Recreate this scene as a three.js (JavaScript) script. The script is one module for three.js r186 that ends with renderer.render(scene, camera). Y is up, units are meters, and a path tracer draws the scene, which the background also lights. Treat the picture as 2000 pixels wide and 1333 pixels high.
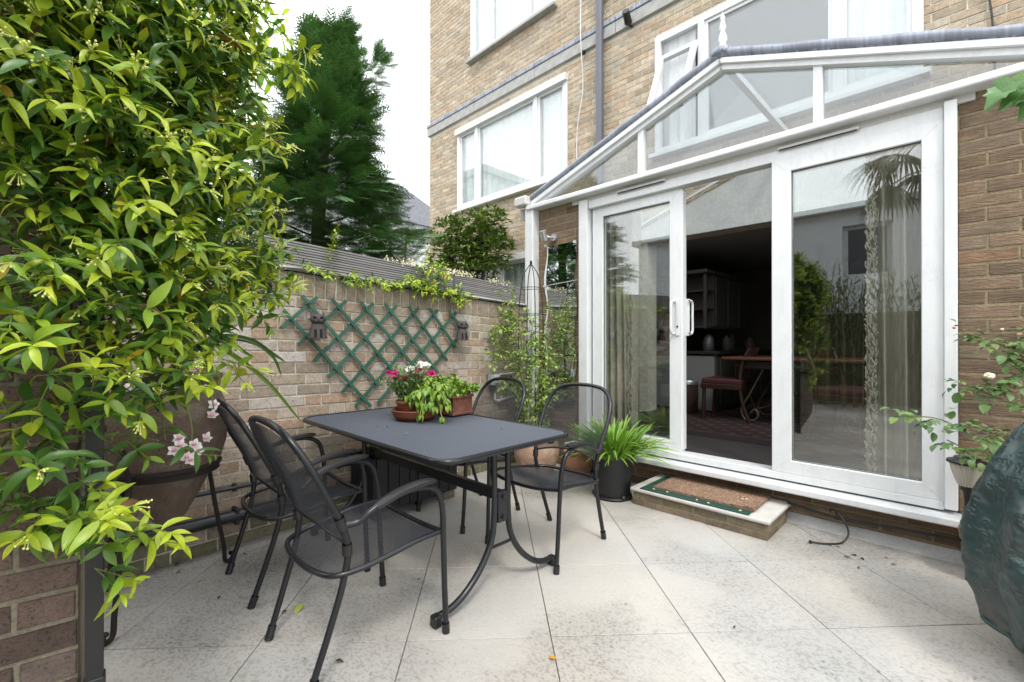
import * as THREE from 'three';
import { mergeGeometries } from 'three/addons/utils/BufferGeometryUtils.js';
import { RoundedBoxGeometry } from 'three/addons/geometries/RoundedBoxGeometry.js';

// ---------------------------------------------------------------- camera, sky, sun, exposure
// metres; x runs along the house front, -z runs into the house
const scene = new THREE.Scene();
const EYE = 1.22;
const camera = new THREE.PerspectiveCamera(73.72, 2000 / 1333, 0.05, 400);
camera.rotation.order = 'YXZ';
camera.position.set(0, EYE, 0);
camera.rotation.set(2 / 889, Math.PI / 4, 0);
camera.updateMatrixWorld();
const renderer = new THREE.WebGLRenderer({ antialias: true });
renderer.setSize(1024, 682);
renderer.toneMapping = THREE.LinearToneMapping;
renderer.toneMappingExposure = 1.5;
renderer.shadowMap.enabled = true;
{ // overcast sky: brighter overhead than at the horizon, soft cloud unevenness
  const W = 256, H = 128, d = new Float32Array(W * H * 4);
  for (let j = 0; j < H; j++) for (let i = 0; i < W; i++) {
    const el = Math.sin(((j + 0.5) / H - 0.5) * Math.PI), az = (i + 0.5) / W * Math.PI * 2;
    const up = Math.max(el, 0), cloud = 1 + 0.06 * Math.sin(az * 3 + el * 5) * Math.cos(az * 2 - el * 7) + 0.04 * Math.sin(az * 7 + 3 * Math.cos(el * 9));
    const l = el < 0 ? 0.5 : 1.9 * (0.85 + 0.3 * up) * cloud, k = (j * W + i) * 4;
    d[k] = l * 0.965; d[k + 1] = l * 0.99; d[k + 2] = l * 1.03; d[k + 3] = 1;
  }
  const t = new THREE.DataTexture(d, W, H, THREE.RGBAFormat, THREE.FloatType);
  t.mapping = THREE.EquirectangularReflectionMapping; t.magFilter = THREE.LinearFilter; t.needsUpdate = true;
  scene.background = t; scene.environment = t;
}
const sun = new THREE.DirectionalLight(0xfff9f0, 1.5);
sun.position.set(5, 11, 2.5); sun.target.position.set(-2, 0, -2);
sun.castShadow = true; sun.shadow.radius = 20; sun.shadow.mapSize.set(2048, 2048);
Object.assign(sun.shadow.camera, { left: -9, right: 9, top: 9, bottom: -9, near: 0.5, far: 40 });
scene.add(sun, sun.target);

// ---------------------------------------------------------------- helpers
let seed = 20240611;
const rnd = () => { seed |= 0; seed = seed + 0x6D2B79F5 | 0; let t = Math.imul(seed ^ seed >>> 15, 1 | seed); t = t + Math.imul(t ^ t >>> 7, 61 | t) ^ t; return ((t ^ t >>> 14) >>> 0) / 4294967296; };
const rr = (a, b) => a + (b - a) * rnd();
const pick = (l) => l[Math.floor(rnd() * l.length) % l.length];
const V = (a, y, b) => new THREE.Vector3(a, y, -b);                 // along the house, up, into the house
const F = 889, Q = Math.SQRT1_2;
const at = (px, py, d) => { const x = (px - 1000) / F; return V((x - 1) * Q * d, EYE + (668.5 - py) / F * d, (x + 1) * Q * d); };
const sizeInView = (p, s) => { const v = p.clone().applyMatrix4(camera.matrixWorldInverse); return v.z > -0.1 || Math.abs(v.x / v.z) > 1.25 || Math.abs(v.y / v.z) > 0.85 ? 0 : s / -v.z; };
const taken = {};
const numbered = (n) => { taken[n] = (taken[n] || 0) + 1; return taken[n] === 1 ? n : n + '_' + String(taken[n] - 1).padStart(3, '0'); };
const shade = (o) => { o.castShadow = true; o.receiveShadow = true; return o; };
function tag(o, label, category, group) { o.userData.label = label; o.userData.category = category; if (group) o.userData.group = group; return o; }
function thing(name, label, category, pos, turn = 0, group) {
  const o = new THREE.Group(); o.name = numbered(name); scene.add(o);
  if (pos) o.position.copy(pos); o.rotation.y = turn;
  return tag(o, label, category, group);
}
function part(name, geo, mat, parent) { const m = shade(new THREE.Mesh(Array.isArray(geo) ? merge(geo) : geo, mat)); m.name = parent === scene ? numbered(name) : name; parent.add(m); return m; }
function structure(name, geo, mat) { const m = part(name, geo, mat, scene); m.userData.kind = 'structure'; return m; }
function merge(list) {
  const l = list.map((g) => { g = g.index ? g.toNonIndexed() : g; const o = new THREE.BufferGeometry(); for (const k of ['position', 'normal', 'uv']) if (g.attributes[k]) o.setAttribute(k, g.attributes[k]); if (!o.attributes.uv) o.setAttribute('uv', new THREE.BufferAttribute(new Float32Array(o.attributes.position.count * 2), 2)); return o; });
  return mergeGeometries(l);
}
const box = (w, h, d, x = 0, y = 0, z = 0) => worldUV(new THREE.BoxGeometry(w, h, d).translate(x, y, z));
const rbox = (w, h, d, x = 0, y = 0, z = 0, r = 0.004, s = 1) => worldUV(new RoundedBoxGeometry(w, h, d, s, Math.min(r, w / 2.1, h / 2.1, d / 2.1)).translate(x, y, z));
function worldUV(g) { // planar uv in metres by face direction
  const p = g.attributes.position, n = g.attributes.normal, uv = new Float32Array(p.count * 2);
  for (let i = 0; i < p.count; i++) {
    const ax = Math.abs(n.getX(i)), ay = Math.abs(n.getY(i)), az = Math.abs(n.getZ(i));
    if (ay >= ax && ay >= az) { uv[2 * i] = p.getX(i); uv[2 * i + 1] = p.getZ(i); } else if (ax >= az) { uv[2 * i] = p.getZ(i); uv[2 * i + 1] = p.getY(i); } else { uv[2 * i] = p.getX(i); uv[2 * i + 1] = p.getY(i); }
  }
  g.setAttribute('uv', new THREE.BufferAttribute(uv, 2)); return g;
}
const vec = (p) => p.isVector3 ? p : new THREE.Vector3(p[0], p[1], p[2]);
const tube = (pts, r, seg = 24, rad = 8, closed = false) => new THREE.TubeGeometry(new THREE.CatmullRomCurve3(pts.map(vec), closed, 'centripetal'), seg, r, rad, closed);
function capTube(pts, r, seg = 24, rad = 8) { const q = pts.map(vec), e = (p) => new THREE.SphereGeometry(r, rad, 4).translate(p.x, p.y, p.z); return merge([tube(q, r, seg, rad), e(q[0]), e(q[q.length - 1])]); }
const bar = (a, b, r, rad = 8) => tube([a, b], r, 1, rad);
function beam(a, b, w, h, up = new THREE.Vector3(0, 1, 0)) { // box from a to b, w across, h along up
  a = vec(a); b = vec(b); const z = b.clone().sub(a), L = z.length(); z.normalize();
  const x = up.clone().cross(z).normalize(), y = z.clone().cross(x);
  return worldUV(new THREE.BoxGeometry(w, h, L)).applyMatrix4(new THREE.Matrix4().makeBasis(x, y, z)).translate((a.x + b.x) / 2, (a.y + b.y) / 2, (a.z + b.z) / 2);
}
const lathe = (pts, n = 24) => new THREE.LatheGeometry(pts.map((p) => new THREE.Vector2(p[0], p[1])), n);
function slab(shapePts, depth, holes = [], bevel = 0) { // polygon in x,y extruded towards +z
  const s = new THREE.Shape(shapePts.map((p) => new THREE.Vector2(p[0], p[1])));
  for (const h of holes) s.holes.push(new THREE.Path(h.map((p) => new THREE.Vector2(p[0], p[1]))));
  return new THREE.ExtrudeGeometry(s, { depth, bevelEnabled: bevel > 0, bevelSize: bevel, bevelThickness: bevel, bevelSegments: 1 });
}
const rect = (x0, x1, y0, y1) => [[x0, y0], [x1, y0], [x1, y1], [x0, y1]];

// ---------------------------------------------------------------- noise and textures
const lattice = new Float32Array(65536); for (let i = 0; i < 65536; i++) lattice[i] = rnd();
function vnoise(x, y, px, py) { // value noise, period px, py
  const xi = Math.floor(x), yi = Math.floor(y), fx = x - xi, fy = y - yi, sx = fx * fx * (3 - 2 * fx), sy = fy * fy * (3 - 2 * fy);
  const g = (i, j) => lattice[(((i % px + px) % px) * 131 + ((j % py + py) % py) * 7919 + px * 17) & 65535];
  const a = g(xi, yi), b = g(xi + 1, yi), c = g(xi, yi + 1), d = g(xi + 1, yi + 1);
  return a + (b - a) * sx + (c - a) * sy + (a - b - c + d) * sx * sy;
}
function fbm(u, v, f, oct = 4, fy = f) { let s = 0, a = 0.5, n = 0; for (let o = 0; o < oct; o++) { s += a * vnoise(u * f, v * fy, f, fy); n += a; a *= 0.5; f *= 2; fy *= 2; } return s / n; }
function tex(w, h, fn, srgb = true) { // fn(u, v) -> [r, g, b] 0..1 (sRGB values when srgb)
  const d = new Uint8Array(w * h * 4);
  for (let j = 0; j < h; j++) for (let i = 0; i < w; i++) { const c = fn(i / w, j / h), k = (j * w + i) * 4; for (let n = 0; n < 3; n++) d[k + n] = Math.max(0, Math.min(255, c[n] * 255)); d[k + 3] = 255; }
  const t = new THREE.DataTexture(d, w, h, THREE.RGBAFormat); t.wrapS = t.wrapT = THREE.RepeatWrapping; t.magFilter = THREE.LinearFilter; t.minFilter = THREE.LinearMipmapLinearFilter; t.generateMipmaps = true;
  if (srgb) t.colorSpace = THREE.SRGBColorSpace; t.needsUpdate = true; return t;
}
const rep = (t, m, n = m) => { const c = t.clone(); c.repeat.set(1 / m, 1 / n); c.needsUpdate = true; return c; };
const sm = (a, b, x) => { x = Math.max(0, Math.min(1, (x - a) / (b - a))); return x * x * (3 - 2 * x); };
const lin = (r, g, b) => new THREE.Color().setRGB(r, g, b);
const std = (c, rough = 0.7, extra = {}) => new THREE.MeshStandardMaterial({ color: c.isColor ? c : lin(...c), roughness: rough, ...extra });
const phys = (c, rough, extra = {}) => new THREE.MeshPhysicalMaterial({ color: c.isColor ? c : lin(...c), roughness: rough, ...extra });

const T = {};
T.grain = tex(256, 256, (u, v) => { const g = 0.5 + 0.5 * fbm(u, v, 64, 2), c = 0.86 + 0.14 * fbm(u, v, 6, 3); const k = (0.82 + 0.2 * g) * c; return [k, k, k]; });
T.grainBump = tex(256, 256, (u, v) => { const k = fbm(u, v, 32, 3); return [k, k, k]; }, false);
T.brick = tex(512, 512, (u, v) => { // weathered stock: speckle, pits and pale lime bloom
  const fine = fbm(u, v, 128, 2), mid = fbm(u, v, 16, 4), big = fbm(u + 0.3, v, 5, 4), pit = sm(0.68, 0.78, fbm(u, v + 0.2, 90, 2));
  const bloom = sm(0.56, 0.72, big) * (0.4 + 0.6 * fine); let k = 0.72 + 0.2 * mid + 0.16 * (fine - 0.5); k *= 1 - 0.3 * pit;
  return [k + (0.98 - k) * bloom * 0.42, k + (0.98 - k) * bloom * 0.44, k + (1.0 - k) * bloom * 0.46];
});
T.brickBump = tex(512, 512, (u, v) => { const k = 0.6 * fbm(u, v, 70, 3) + 0.4 * fbm(u, v, 16, 3) - 0.3 * sm(0.66, 0.76, fbm(u, v + 0.2, 90, 2)); return [k, k, k]; }, false);
T.rustic = tex(512, 512, (u, v) => { // dragged face: long broken horizontal scores
  const w = fbm(u, v, 8, 2) * 0.06, s = fbm(u, v + w, 10, 3, 90), f = fbm(u, v, 128, 2), m = fbm(u, v, 7, 3); const sc = sm(0.42, 0.6, s);
  const k = (0.85 + 0.09 * sc) * (0.86 + 0.22 * f) * (0.86 + 0.24 * m); return [k, k, k];
});
T.rusticBump = tex(512, 512, (u, v) => { const w = fbm(u, v, 8, 2) * 0.06, k = sm(0.35, 0.65, fbm(u, v + w, 10, 3, 90)); return [k, k, k]; }, false);
T.mortar = tex(256, 256, (u, v) => { const k = 0.78 + 0.25 * (fbm(u, v, 48, 3) - 0.3) + 0.1 * (fbm(u, v, 5, 3) - 0.5); return [k, k, k * 0.99]; });
// the whole terrace in one sheet (6.4 m): cloudy stone, fine streaky speckle, dirt that has settled under the chairs and along the walls
const TERRACE = { a0: -3.9, b0: -1.2, size: 6.4 };
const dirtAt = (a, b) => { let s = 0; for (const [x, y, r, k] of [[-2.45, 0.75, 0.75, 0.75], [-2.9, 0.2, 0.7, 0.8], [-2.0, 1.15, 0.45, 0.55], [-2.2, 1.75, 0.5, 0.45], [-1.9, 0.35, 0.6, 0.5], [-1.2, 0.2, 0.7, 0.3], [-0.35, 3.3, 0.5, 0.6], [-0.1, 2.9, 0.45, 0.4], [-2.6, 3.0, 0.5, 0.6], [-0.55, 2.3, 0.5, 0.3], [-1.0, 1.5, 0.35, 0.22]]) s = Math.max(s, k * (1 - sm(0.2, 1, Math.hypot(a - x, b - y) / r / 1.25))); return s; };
T.slate = tex(2048, 2048, (u, v) => {
  const a = TERRACE.a0 + u * TERRACE.size, b = TERRACE.b0 + v * TERRACE.size, wx = 0.05 * (fbm(u, v + 0.2, 12, 3) - 0.5), wy = 0.05 * (fbm(u + 0.4, v, 12, 3) - 0.5);
  const cloud = fbm(u + wx, v + wy, 12, 7), broad = fbm(u + wy, v, 5, 4), stain = sm(0.44, 0.68, fbm(u + wx * 1.6, v + 0.31 + wy, 16, 6)), g = rnd(), fleck = sm(0.5, 0.75, fbm(u, v, 760, 1, 980)), pit = sm(0.74, 0.86, fbm(u, v + 0.4, 330, 2, 420));
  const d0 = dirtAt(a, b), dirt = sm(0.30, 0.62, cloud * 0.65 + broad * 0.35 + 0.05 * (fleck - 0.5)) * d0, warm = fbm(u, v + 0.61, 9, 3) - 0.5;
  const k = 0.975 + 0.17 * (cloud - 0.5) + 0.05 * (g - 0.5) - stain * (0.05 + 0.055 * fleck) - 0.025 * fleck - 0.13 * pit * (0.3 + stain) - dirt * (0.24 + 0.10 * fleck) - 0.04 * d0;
  return [k * (1 + 0.05 * warm), k * 0.985 - 0.004 * dirt, k * (0.958 - 0.05 * warm) - 0.015 * dirt];
});
T.slateBump = tex(512, 512, (u, v) => { const k = 0.7 * fbm(u, v, 60, 3, 80) + 0.3 * fbm(u, v, 5, 4); return [k, k, k]; }, false);
T.wood = tex(512, 256, (u, v) => { const g = fbm(u, v, 4, 4, 64), f = fbm(u, v, 12, 2, 128), k = 0.72 + 0.35 * (g - 0.3) + 0.12 * (f - 0.5); return [k, k, k * 1.01]; });
T.lead = tex(512, 256, (u, v) => { const s = fbm(u, v, 60, 3, 6), b = fbm(u, v, 8, 4), k = 0.62 + 0.5 * (s - 0.42) + 0.25 * (b - 0.5); return [k * 0.97, k * 0.99, k * 1.04]; });
T.clay = tex(256, 256, (u, v) => { const k = 0.82 + 0.2 * (fbm(u, v, 8, 4) - 0.5) + 0.12 * (fbm(u, v, 64, 2) - 0.5), l = sm(0.6, 0.75, fbm(u, v + 0.3, 5, 4)) * 0.25; return [k + l * 0.3, k + l * 0.55, k + l * 0.7]; });
T.upvc = tex(256, 256, (u, v) => { const k = 0.965 + 0.03 * (fbm(u, v, 6, 4) - 0.5) - 0.08 * sm(0.68, 0.84, fbm(u, v, 90, 3)) * sm(0.42, 0.7, fbm(u, v + 0.5, 5, 3)) - 0.02 * sm(0.5, 0.75, fbm(u + 0.2, v, 24, 3, 5)); return [k, k, k * 0.992]; });
T.leaf = tex(64, 128, (u, v) => { const m = Math.abs(u - 0.5), rib = 1 - sm(0.015, 0.05, m), side = 0.5 + 0.5 * Math.sin((v * 9 + m * 7) * 6.283), k = 0.9 + 0.08 * rib + 0.07 * side * sm(0.05, 0.12, m) + 0.08 * (fbm(u, v, 12, 3) - 0.5); return [k, k, k * 0.95]; });
const M = {
  upvc: std([0.69, 0.705, 0.72], 0.32, { map: rep(T.upvc, 0.6) }),
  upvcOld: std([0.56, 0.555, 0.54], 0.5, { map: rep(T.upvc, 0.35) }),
  rubber: std([0.012, 0.012, 0.013], 0.7),
  glass: phys([0.92, 0.95, 0.94], 0.0, { transmission: 1, thickness: 0, ior: 2.0 }),
  tint: phys([0.55, 0.59, 0.60], 0.0, { transmission: 1, thickness: 0, ior: 1.5 }),
  lead: std([0.56, 0.58, 0.615], 0.6, { map: rep(T.lead, 0.8, 0.4), metalness: 0.15 }),
  concrete: std([0.42, 0.42, 0.40], 0.9, { map: rep(T.grain, 0.5), bumpMap: rep(T.grainBump, 0.3), bumpScale: 0.002 }),
  powder: phys([0.015, 0.016, 0.019], 0.27, { specularIntensity: 0.8, map: rep(T.grain, 0.2) }),
  blackPlastic: std([0.014, 0.014, 0.015], 0.42, { map: rep(T.grain, 0.2) }),
  iron: std([0.03, 0.022, 0.02], 0.75, { map: rep(T.grain, 0.1), metalness: 0.3 }),
  soil: std([0.035, 0.024, 0.016], 1, { map: rep(T.grain, 0.1), bumpMap: rep(T.grainBump, 0.06), bumpScale: 0.008 }),
  clay: std([0.32, 0.115, 0.055], 0.85, { map: rep(T.clay, 0.25) }),
};

// ---------------------------------------------------------------- bricks
function brickVariants(n, ch, jit) { // unit brick fronts: x -.5...5, y -.5...5 in metres after scaling; scaled per brick
  const out = [];
  for (let k = 0; k < n; k++) out.push((L, H, D) => {
    const j = () => rr(-jit, jit), x = L / 2, y = H / 2, P = [];
    const o = [[-x + j(), -y + j()], [x + j(), -y + j()], [x + j(), y + j()], [-x + j(), y + j()]], z = j() * 0.8;
    const f = o.map(([a, b]) => [a - Math.sign(a) * ch, b - Math.sign(b) * ch, z + j() * 0.5]), m = o.map(([a, b]) => [a, b, -ch]), q = o.map(([a, b]) => [a, b, -D]);
    const quad = (a, b, c, d) => P.push(a, b, c, a, c, d);
    quad(f[0], f[1], f[2], f[3]);
    for (let i = 0; i < 4; i++) { const i2 = (i + 1) % 4; quad(m[i], m[i2], f[i2], f[i]); quad(q[i], q[i2], m[i2], m[i]); }
    const ou = rr(0, 5), ov = rr(0, 5), pos = new Float32Array(P.flat()), uv = new Float32Array(P.length * 2);
    P.forEach((p, i) => { uv[2 * i] = p[0] + ou + p[2]; uv[2 * i + 1] = p[1] + ov + p[2]; });
    const g = new THREE.BufferGeometry(); g.setAttribute('position', new THREE.BufferAttribute(pos, 3)); g.setAttribute('uv', new THREE.BufferAttribute(uv, 2)); g.computeVertexNormals(); return g;
  });
  return out;
}
const maker = brickVariants(1, 0.0025, 0.0016)[0];
// list: {x, y, w, h, tone} in the wall's own plane (x along, y up, face towards +z)
function layBricks(wall, list, tones, make, most = 300) {
  wall.updateMatrixWorld(true);
  const geos = {}, mats = tones.map((c) => make(c));
  for (const b of list) b.size = sizeInView(new THREE.Vector3(b.x, b.y, 0).applyMatrix4(wall.matrixWorld), Math.max(b.w, b.h));
  list.sort((a, b) => b.size - a.size);
  const rest = {};
  list.forEach((b, i) => {
    const key = Math.round(b.w * 400) + '_' + Math.round(b.h * 400) + '_' + Math.floor(rnd() * 4);
    const g = geos[key] ||= maker(b.w, b.h, 0.05);
    if (i < most && b.size > 0) { const m = part('brick', g, mats[b.tone], wall); m.position.set(b.x, b.y, b.z || 0); m.rotation.z = b.turn || rr(-0.004, 0.004); }
    else (rest[b.tone] ||= []).push(g.clone().rotateZ(b.turn || 0).translate(b.x, b.y, b.z || 0));
  });
  // what lies beyond the limit: one joined part per brick colour would be several, so the colours ride on the vertices
  const all = [];
  for (const k in rest) for (const g of rest[k]) { const c = tones[k], n = g.attributes.position.count, col = new Float32Array(n * 3); for (let i = 0; i < n; i++) { col[3 * i] = c[0]; col[3 * i + 1] = c[1]; col[3 * i + 2] = c[2]; } g.setAttribute('color', new THREE.BufferAttribute(col, 3)); all.push(g); }
  if (all.length) { const mat = make([1, 1, 1]); mat.vertexColors = true; const m = part('brick_courses', mergeGeometries(all), mat, wall); m.userData.kind = 'stuff'; }
}
function bond(x0, x1, y0, y1, course, pattern, joint, holes, nTones, opts = {}) {
  const out = [], cut = (a0, a1, b0, b1) => { // what is left of one brick beside the openings
    let spans = [[a0, a1]];
    for (const [hx0, hx1, hy0, hy1] of holes) if (b1 > hy0 + 0.01 && b0 < hy1 - 0.01) spans = spans.flatMap(([s, e]) => e <= hx0 || s >= hx1 ? [[s, e]] : [[s, Math.min(e, hx0)], [Math.max(s, hx1), e]].filter(([p, q]) => q - p > 0.035));
    return spans;
  };
  const rows = Math.round((y1 - y0) / course), period = pattern.reduce((a, b) => a + b, 0);
  for (let r = 0; r < rows; r++) {
    const yb = y0 + r * course; let x = x0 - period + ((opts.shift ? opts.shift[r % opts.shift.length] : 0) + rr(-0.006, 0.006)), k = 0;
    while (x < x1) {
      const w = pattern[k++ % pattern.length];
      let a0 = Math.max(x, x0), a1 = Math.min(x + w - joint, x1); x += w;
      if (a1 - a0 < 0.03) continue;
      for (const [s, e] of cut(a0, a1, yb, yb + course - joint)) out.push({ x: (s + e) / 2, y: yb + (course - joint) / 2, w: e - s, h: course - joint + rr(-0.0015, 0.0015), tone: opts.tone ? opts.tone((s + e) / 2, yb) : Math.floor(rnd() * nTones) });
    }
  }
  return out;
}
const vary = (c, list) => list.map(([k, r = 1, g = 1, b = 1]) => [c[0] * k * r, c[1] * k * g, c[2] * k * b]);
const stockMat = (c) => std(c, 0.92, { map: rep(T.brick, 0.45), bumpMap: rep(T.brickBump, 0.3), bumpScale: 0.003 });
const rusticMat = (c) => std(c, 0.95, { map: rep(T.rustic, 0.42), bumpMap: rep(T.rusticBump, 0.42), bumpScale: 0.0015 });
const mortarMat = (c) => std(c, 0.97, { map: rep(T.mortar, 0.4), bumpMap: rep(T.grainBump, 0.12), bumpScale: 0.003 });

// ---------------------------------------------------------------- ground and paving
structure('ground', new THREE.PlaneGeometry(300, 300).rotateX(-Math.PI / 2).translate(0, -0.06, 0), std([0.12, 0.10, 0.075], 1, { map: rep(T.grain, 0.01) }));
{
  const paving = new THREE.Group(); paving.name = 'paving'; paving.userData.kind = 'structure'; scene.add(paving);
  const step = 0.593, turn = Math.PI / 4 + 0.045, origin = V(-1.221, 0, 1.449);   // rows run a little off square to the camera
  const ex = new THREE.Vector3(Math.cos(turn), 0, -Math.sin(turn)), ez = new THREE.Vector3(Math.sin(turn), 0, Math.cos(turn));
  const shape = new RoundedBoxGeometry(step - 0.0035, 0.03, step - 0.0035, 1, 0.0022);
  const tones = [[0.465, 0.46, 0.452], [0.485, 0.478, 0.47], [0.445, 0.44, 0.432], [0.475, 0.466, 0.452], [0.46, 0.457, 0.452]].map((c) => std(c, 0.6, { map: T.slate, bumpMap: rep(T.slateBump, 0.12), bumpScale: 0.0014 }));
  part('bedding', box(16, 0.03, 16, -1.5, -0.0275, -1), std([0.38, 0.36, 0.29], 1, { map: rep(T.mortar, 0.3) }), paving);
  for (let i = -7; i <= 7; i++) for (let j = -8; j <= 7; j++) {
    const p = origin.clone().addScaledVector(ex, (i + 0.5) * step).addScaledVector(ez, (j + 0.5) * step);
    if (p.x < -3.75 || p.x > 4.5 || p.z < -3.9 || p.z > 4.6) continue;
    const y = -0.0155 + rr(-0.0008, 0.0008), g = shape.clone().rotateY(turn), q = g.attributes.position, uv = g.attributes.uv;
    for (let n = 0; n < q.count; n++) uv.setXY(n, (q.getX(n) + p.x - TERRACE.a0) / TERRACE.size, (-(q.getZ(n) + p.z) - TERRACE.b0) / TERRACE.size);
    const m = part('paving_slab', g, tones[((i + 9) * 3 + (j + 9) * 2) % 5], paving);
    m.position.set(p.x, y, p.z);
  }
}

// ---------------------------------------------------------------- garden wall with its fence strip
const WALL_TURN = Math.PI / 2 + 0.0534, WALL_AT = V(-3.07, 0, 0);
const lean = (s) => 1 - 0.0245 * (s - 1);
const onWall = (s, y, out = 0) => new THREE.Vector3(s, y, out).applyAxisAngle(new THREE.Vector3(0, 1, 0), WALL_TURN).add(WALL_AT);
{
  const w = thing('garden_wall', 'weathered brown brick garden wall with a soldier course, behind the green trellis', 'wall', WALL_AT, WALL_TURN);
  const S0 = -0.9, S1 = 3.72, base = [0.47, 0.385, 0.29];
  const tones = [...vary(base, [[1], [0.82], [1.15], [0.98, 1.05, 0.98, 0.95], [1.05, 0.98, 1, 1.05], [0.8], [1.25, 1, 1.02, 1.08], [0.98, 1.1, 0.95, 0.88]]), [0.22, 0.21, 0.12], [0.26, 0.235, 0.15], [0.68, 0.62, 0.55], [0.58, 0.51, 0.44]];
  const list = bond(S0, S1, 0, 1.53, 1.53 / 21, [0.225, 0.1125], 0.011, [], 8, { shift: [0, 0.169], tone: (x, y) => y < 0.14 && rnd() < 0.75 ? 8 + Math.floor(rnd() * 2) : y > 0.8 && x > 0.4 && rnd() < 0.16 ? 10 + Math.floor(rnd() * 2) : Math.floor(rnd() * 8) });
  for (let x = S0; x < S1 - 0.05; x += 0.0765) list.push({ x: x + 0.038, y: 1.532 + 0.075, w: 0.066, h: 0.148, tone: [0, 1, 1, 5, 3, 5][Math.floor(rnd() * 6)] });
  for (const b of list) { const k = lean(b.x); b.h *= k; b.y *= k; b.z = rr(-0.002, 0.003); b.turn = -0.0245 * b.y * 0.95 + rr(-0.003, 0.003); }
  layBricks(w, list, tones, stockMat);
  part('mortar', slab([[S0, -0.04], [S1, -0.04], [S1, 1.685 * lean(S1)], [S0, 1.685 * lean(S0)]], 0.2).translate(0, 0, -0.2065), mortarMat([0.72, 0.67, 0.56]), w);
  const capMat = std([0.045, 0.044, 0.045], 0.6, { map: rep(T.grain, 0.3) });
  const sloped = (y, h, d, z, mat, name, x0 = S0, x1 = S1, parent = w) => part(name, beam([x0, y * lean(x0), z], [x1, y * lean(x1), z], d, h), mat, parent);
  sloped(1.696, 0.014, 0.25, -0.1, capMat, 'coping_felt');
  // strip fence: narrow slats over a dark board
  const f = thing('slatted_fence', 'low grey fence of thin horizontal slats on top of the brick garden wall', 'fence', WALL_AT, WALL_TURN);
  const slatMats = [[0.36, 0.345, 0.33], [0.40, 0.385, 0.37], [0.32, 0.305, 0.29]].map((c) => std(c, 0.85, { map: rep(T.wood, 1.2, 0.16), bumpMap: rep(T.wood, 1.2, 0.16), bumpScale: 0.001 }));
  sloped(1.8, 0.17, 0.016, -0.045, std([0.02, 0.018, 0.017], 0.95), 'backing_board', S0, S1 - 0.1, f);
  for (let i = 0; i < 10; i++) sloped(1.729 + i * 0.0178, 0.0122, 0.014, -0.029 + rr(-0.0008, 0.0008), slatMats[i % 3], 'slat', S0, S1 - 0.1, f);
  sloped(1.7105, 0.014, 0.05, -0.012, M.upvcOld, 'metal_trim', S0, S1 - 0.1, f);
  for (const x of [1.02, 2.5]) part('joint_strip', box(0.012, 0.165, 0.006, x, 1.805 * lean(x), -0.0195), std([0.08, 0.075, 0.07], 0.9), f);
}

// ---------------------------------------------------------------- brick outhouse corner under the jasmine
const PIER_TURN = Math.PI / 2 - 0.134, PIER_AT = V(-1.60, 0, 0.05);
{
  const w = thing('brick_outhouse_wall', 'dark red brown brick wall end half hidden by jasmine, with a black drainpipe', 'wall', PIER_AT, PIER_TURN);
  const tones = vary([0.135, 0.09, 0.07], [[1], [0.8], [1.2], [1, 1.1, 0.95, 0.9], [0.65], [1.1, 0.9, 1, 1.05]]);
  const list = bond(-2.2, -0.012, 0, 2.4, 0.075, [0.225, 0.1125], 0.012, [], 6, { shift: [0, 0.169] });
  layBricks(w, list, tones, stockMat);
  part('mortar', box(2.19, 2.44, 0.24, -1.107, 1.18, -0.1265), mortarMat([0.26, 0.225, 0.165]), w);
  const d = thing('drainpipe', 'slim black drainpipe at the corner of the jasmine covered brick wall', 'drainpipe', PIER_AT, PIER_TURN);
  part('pipe', box(0.034, 2.4, 0.034, 0.02, 1.2, 0.004), std([0.011, 0.0105, 0.0105], 0.5, { map: rep(T.clay, 0.1) }), d);
  part('pipe_shoe', rbox(0.042, 0.36, 0.042, 0.02, 0.18, 0.004, 0.004), std([0.018, 0.018, 0.02], 0.5, { map: rep(T.clay, 0.1) }), d);
  for (const y of [0.3, 1.1, 1.9]) part('bracket', rbox(0.05, 0.02, 0.05, 0.02, y, 0.004, 0.003), M.blackPlastic, d);
}

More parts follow.
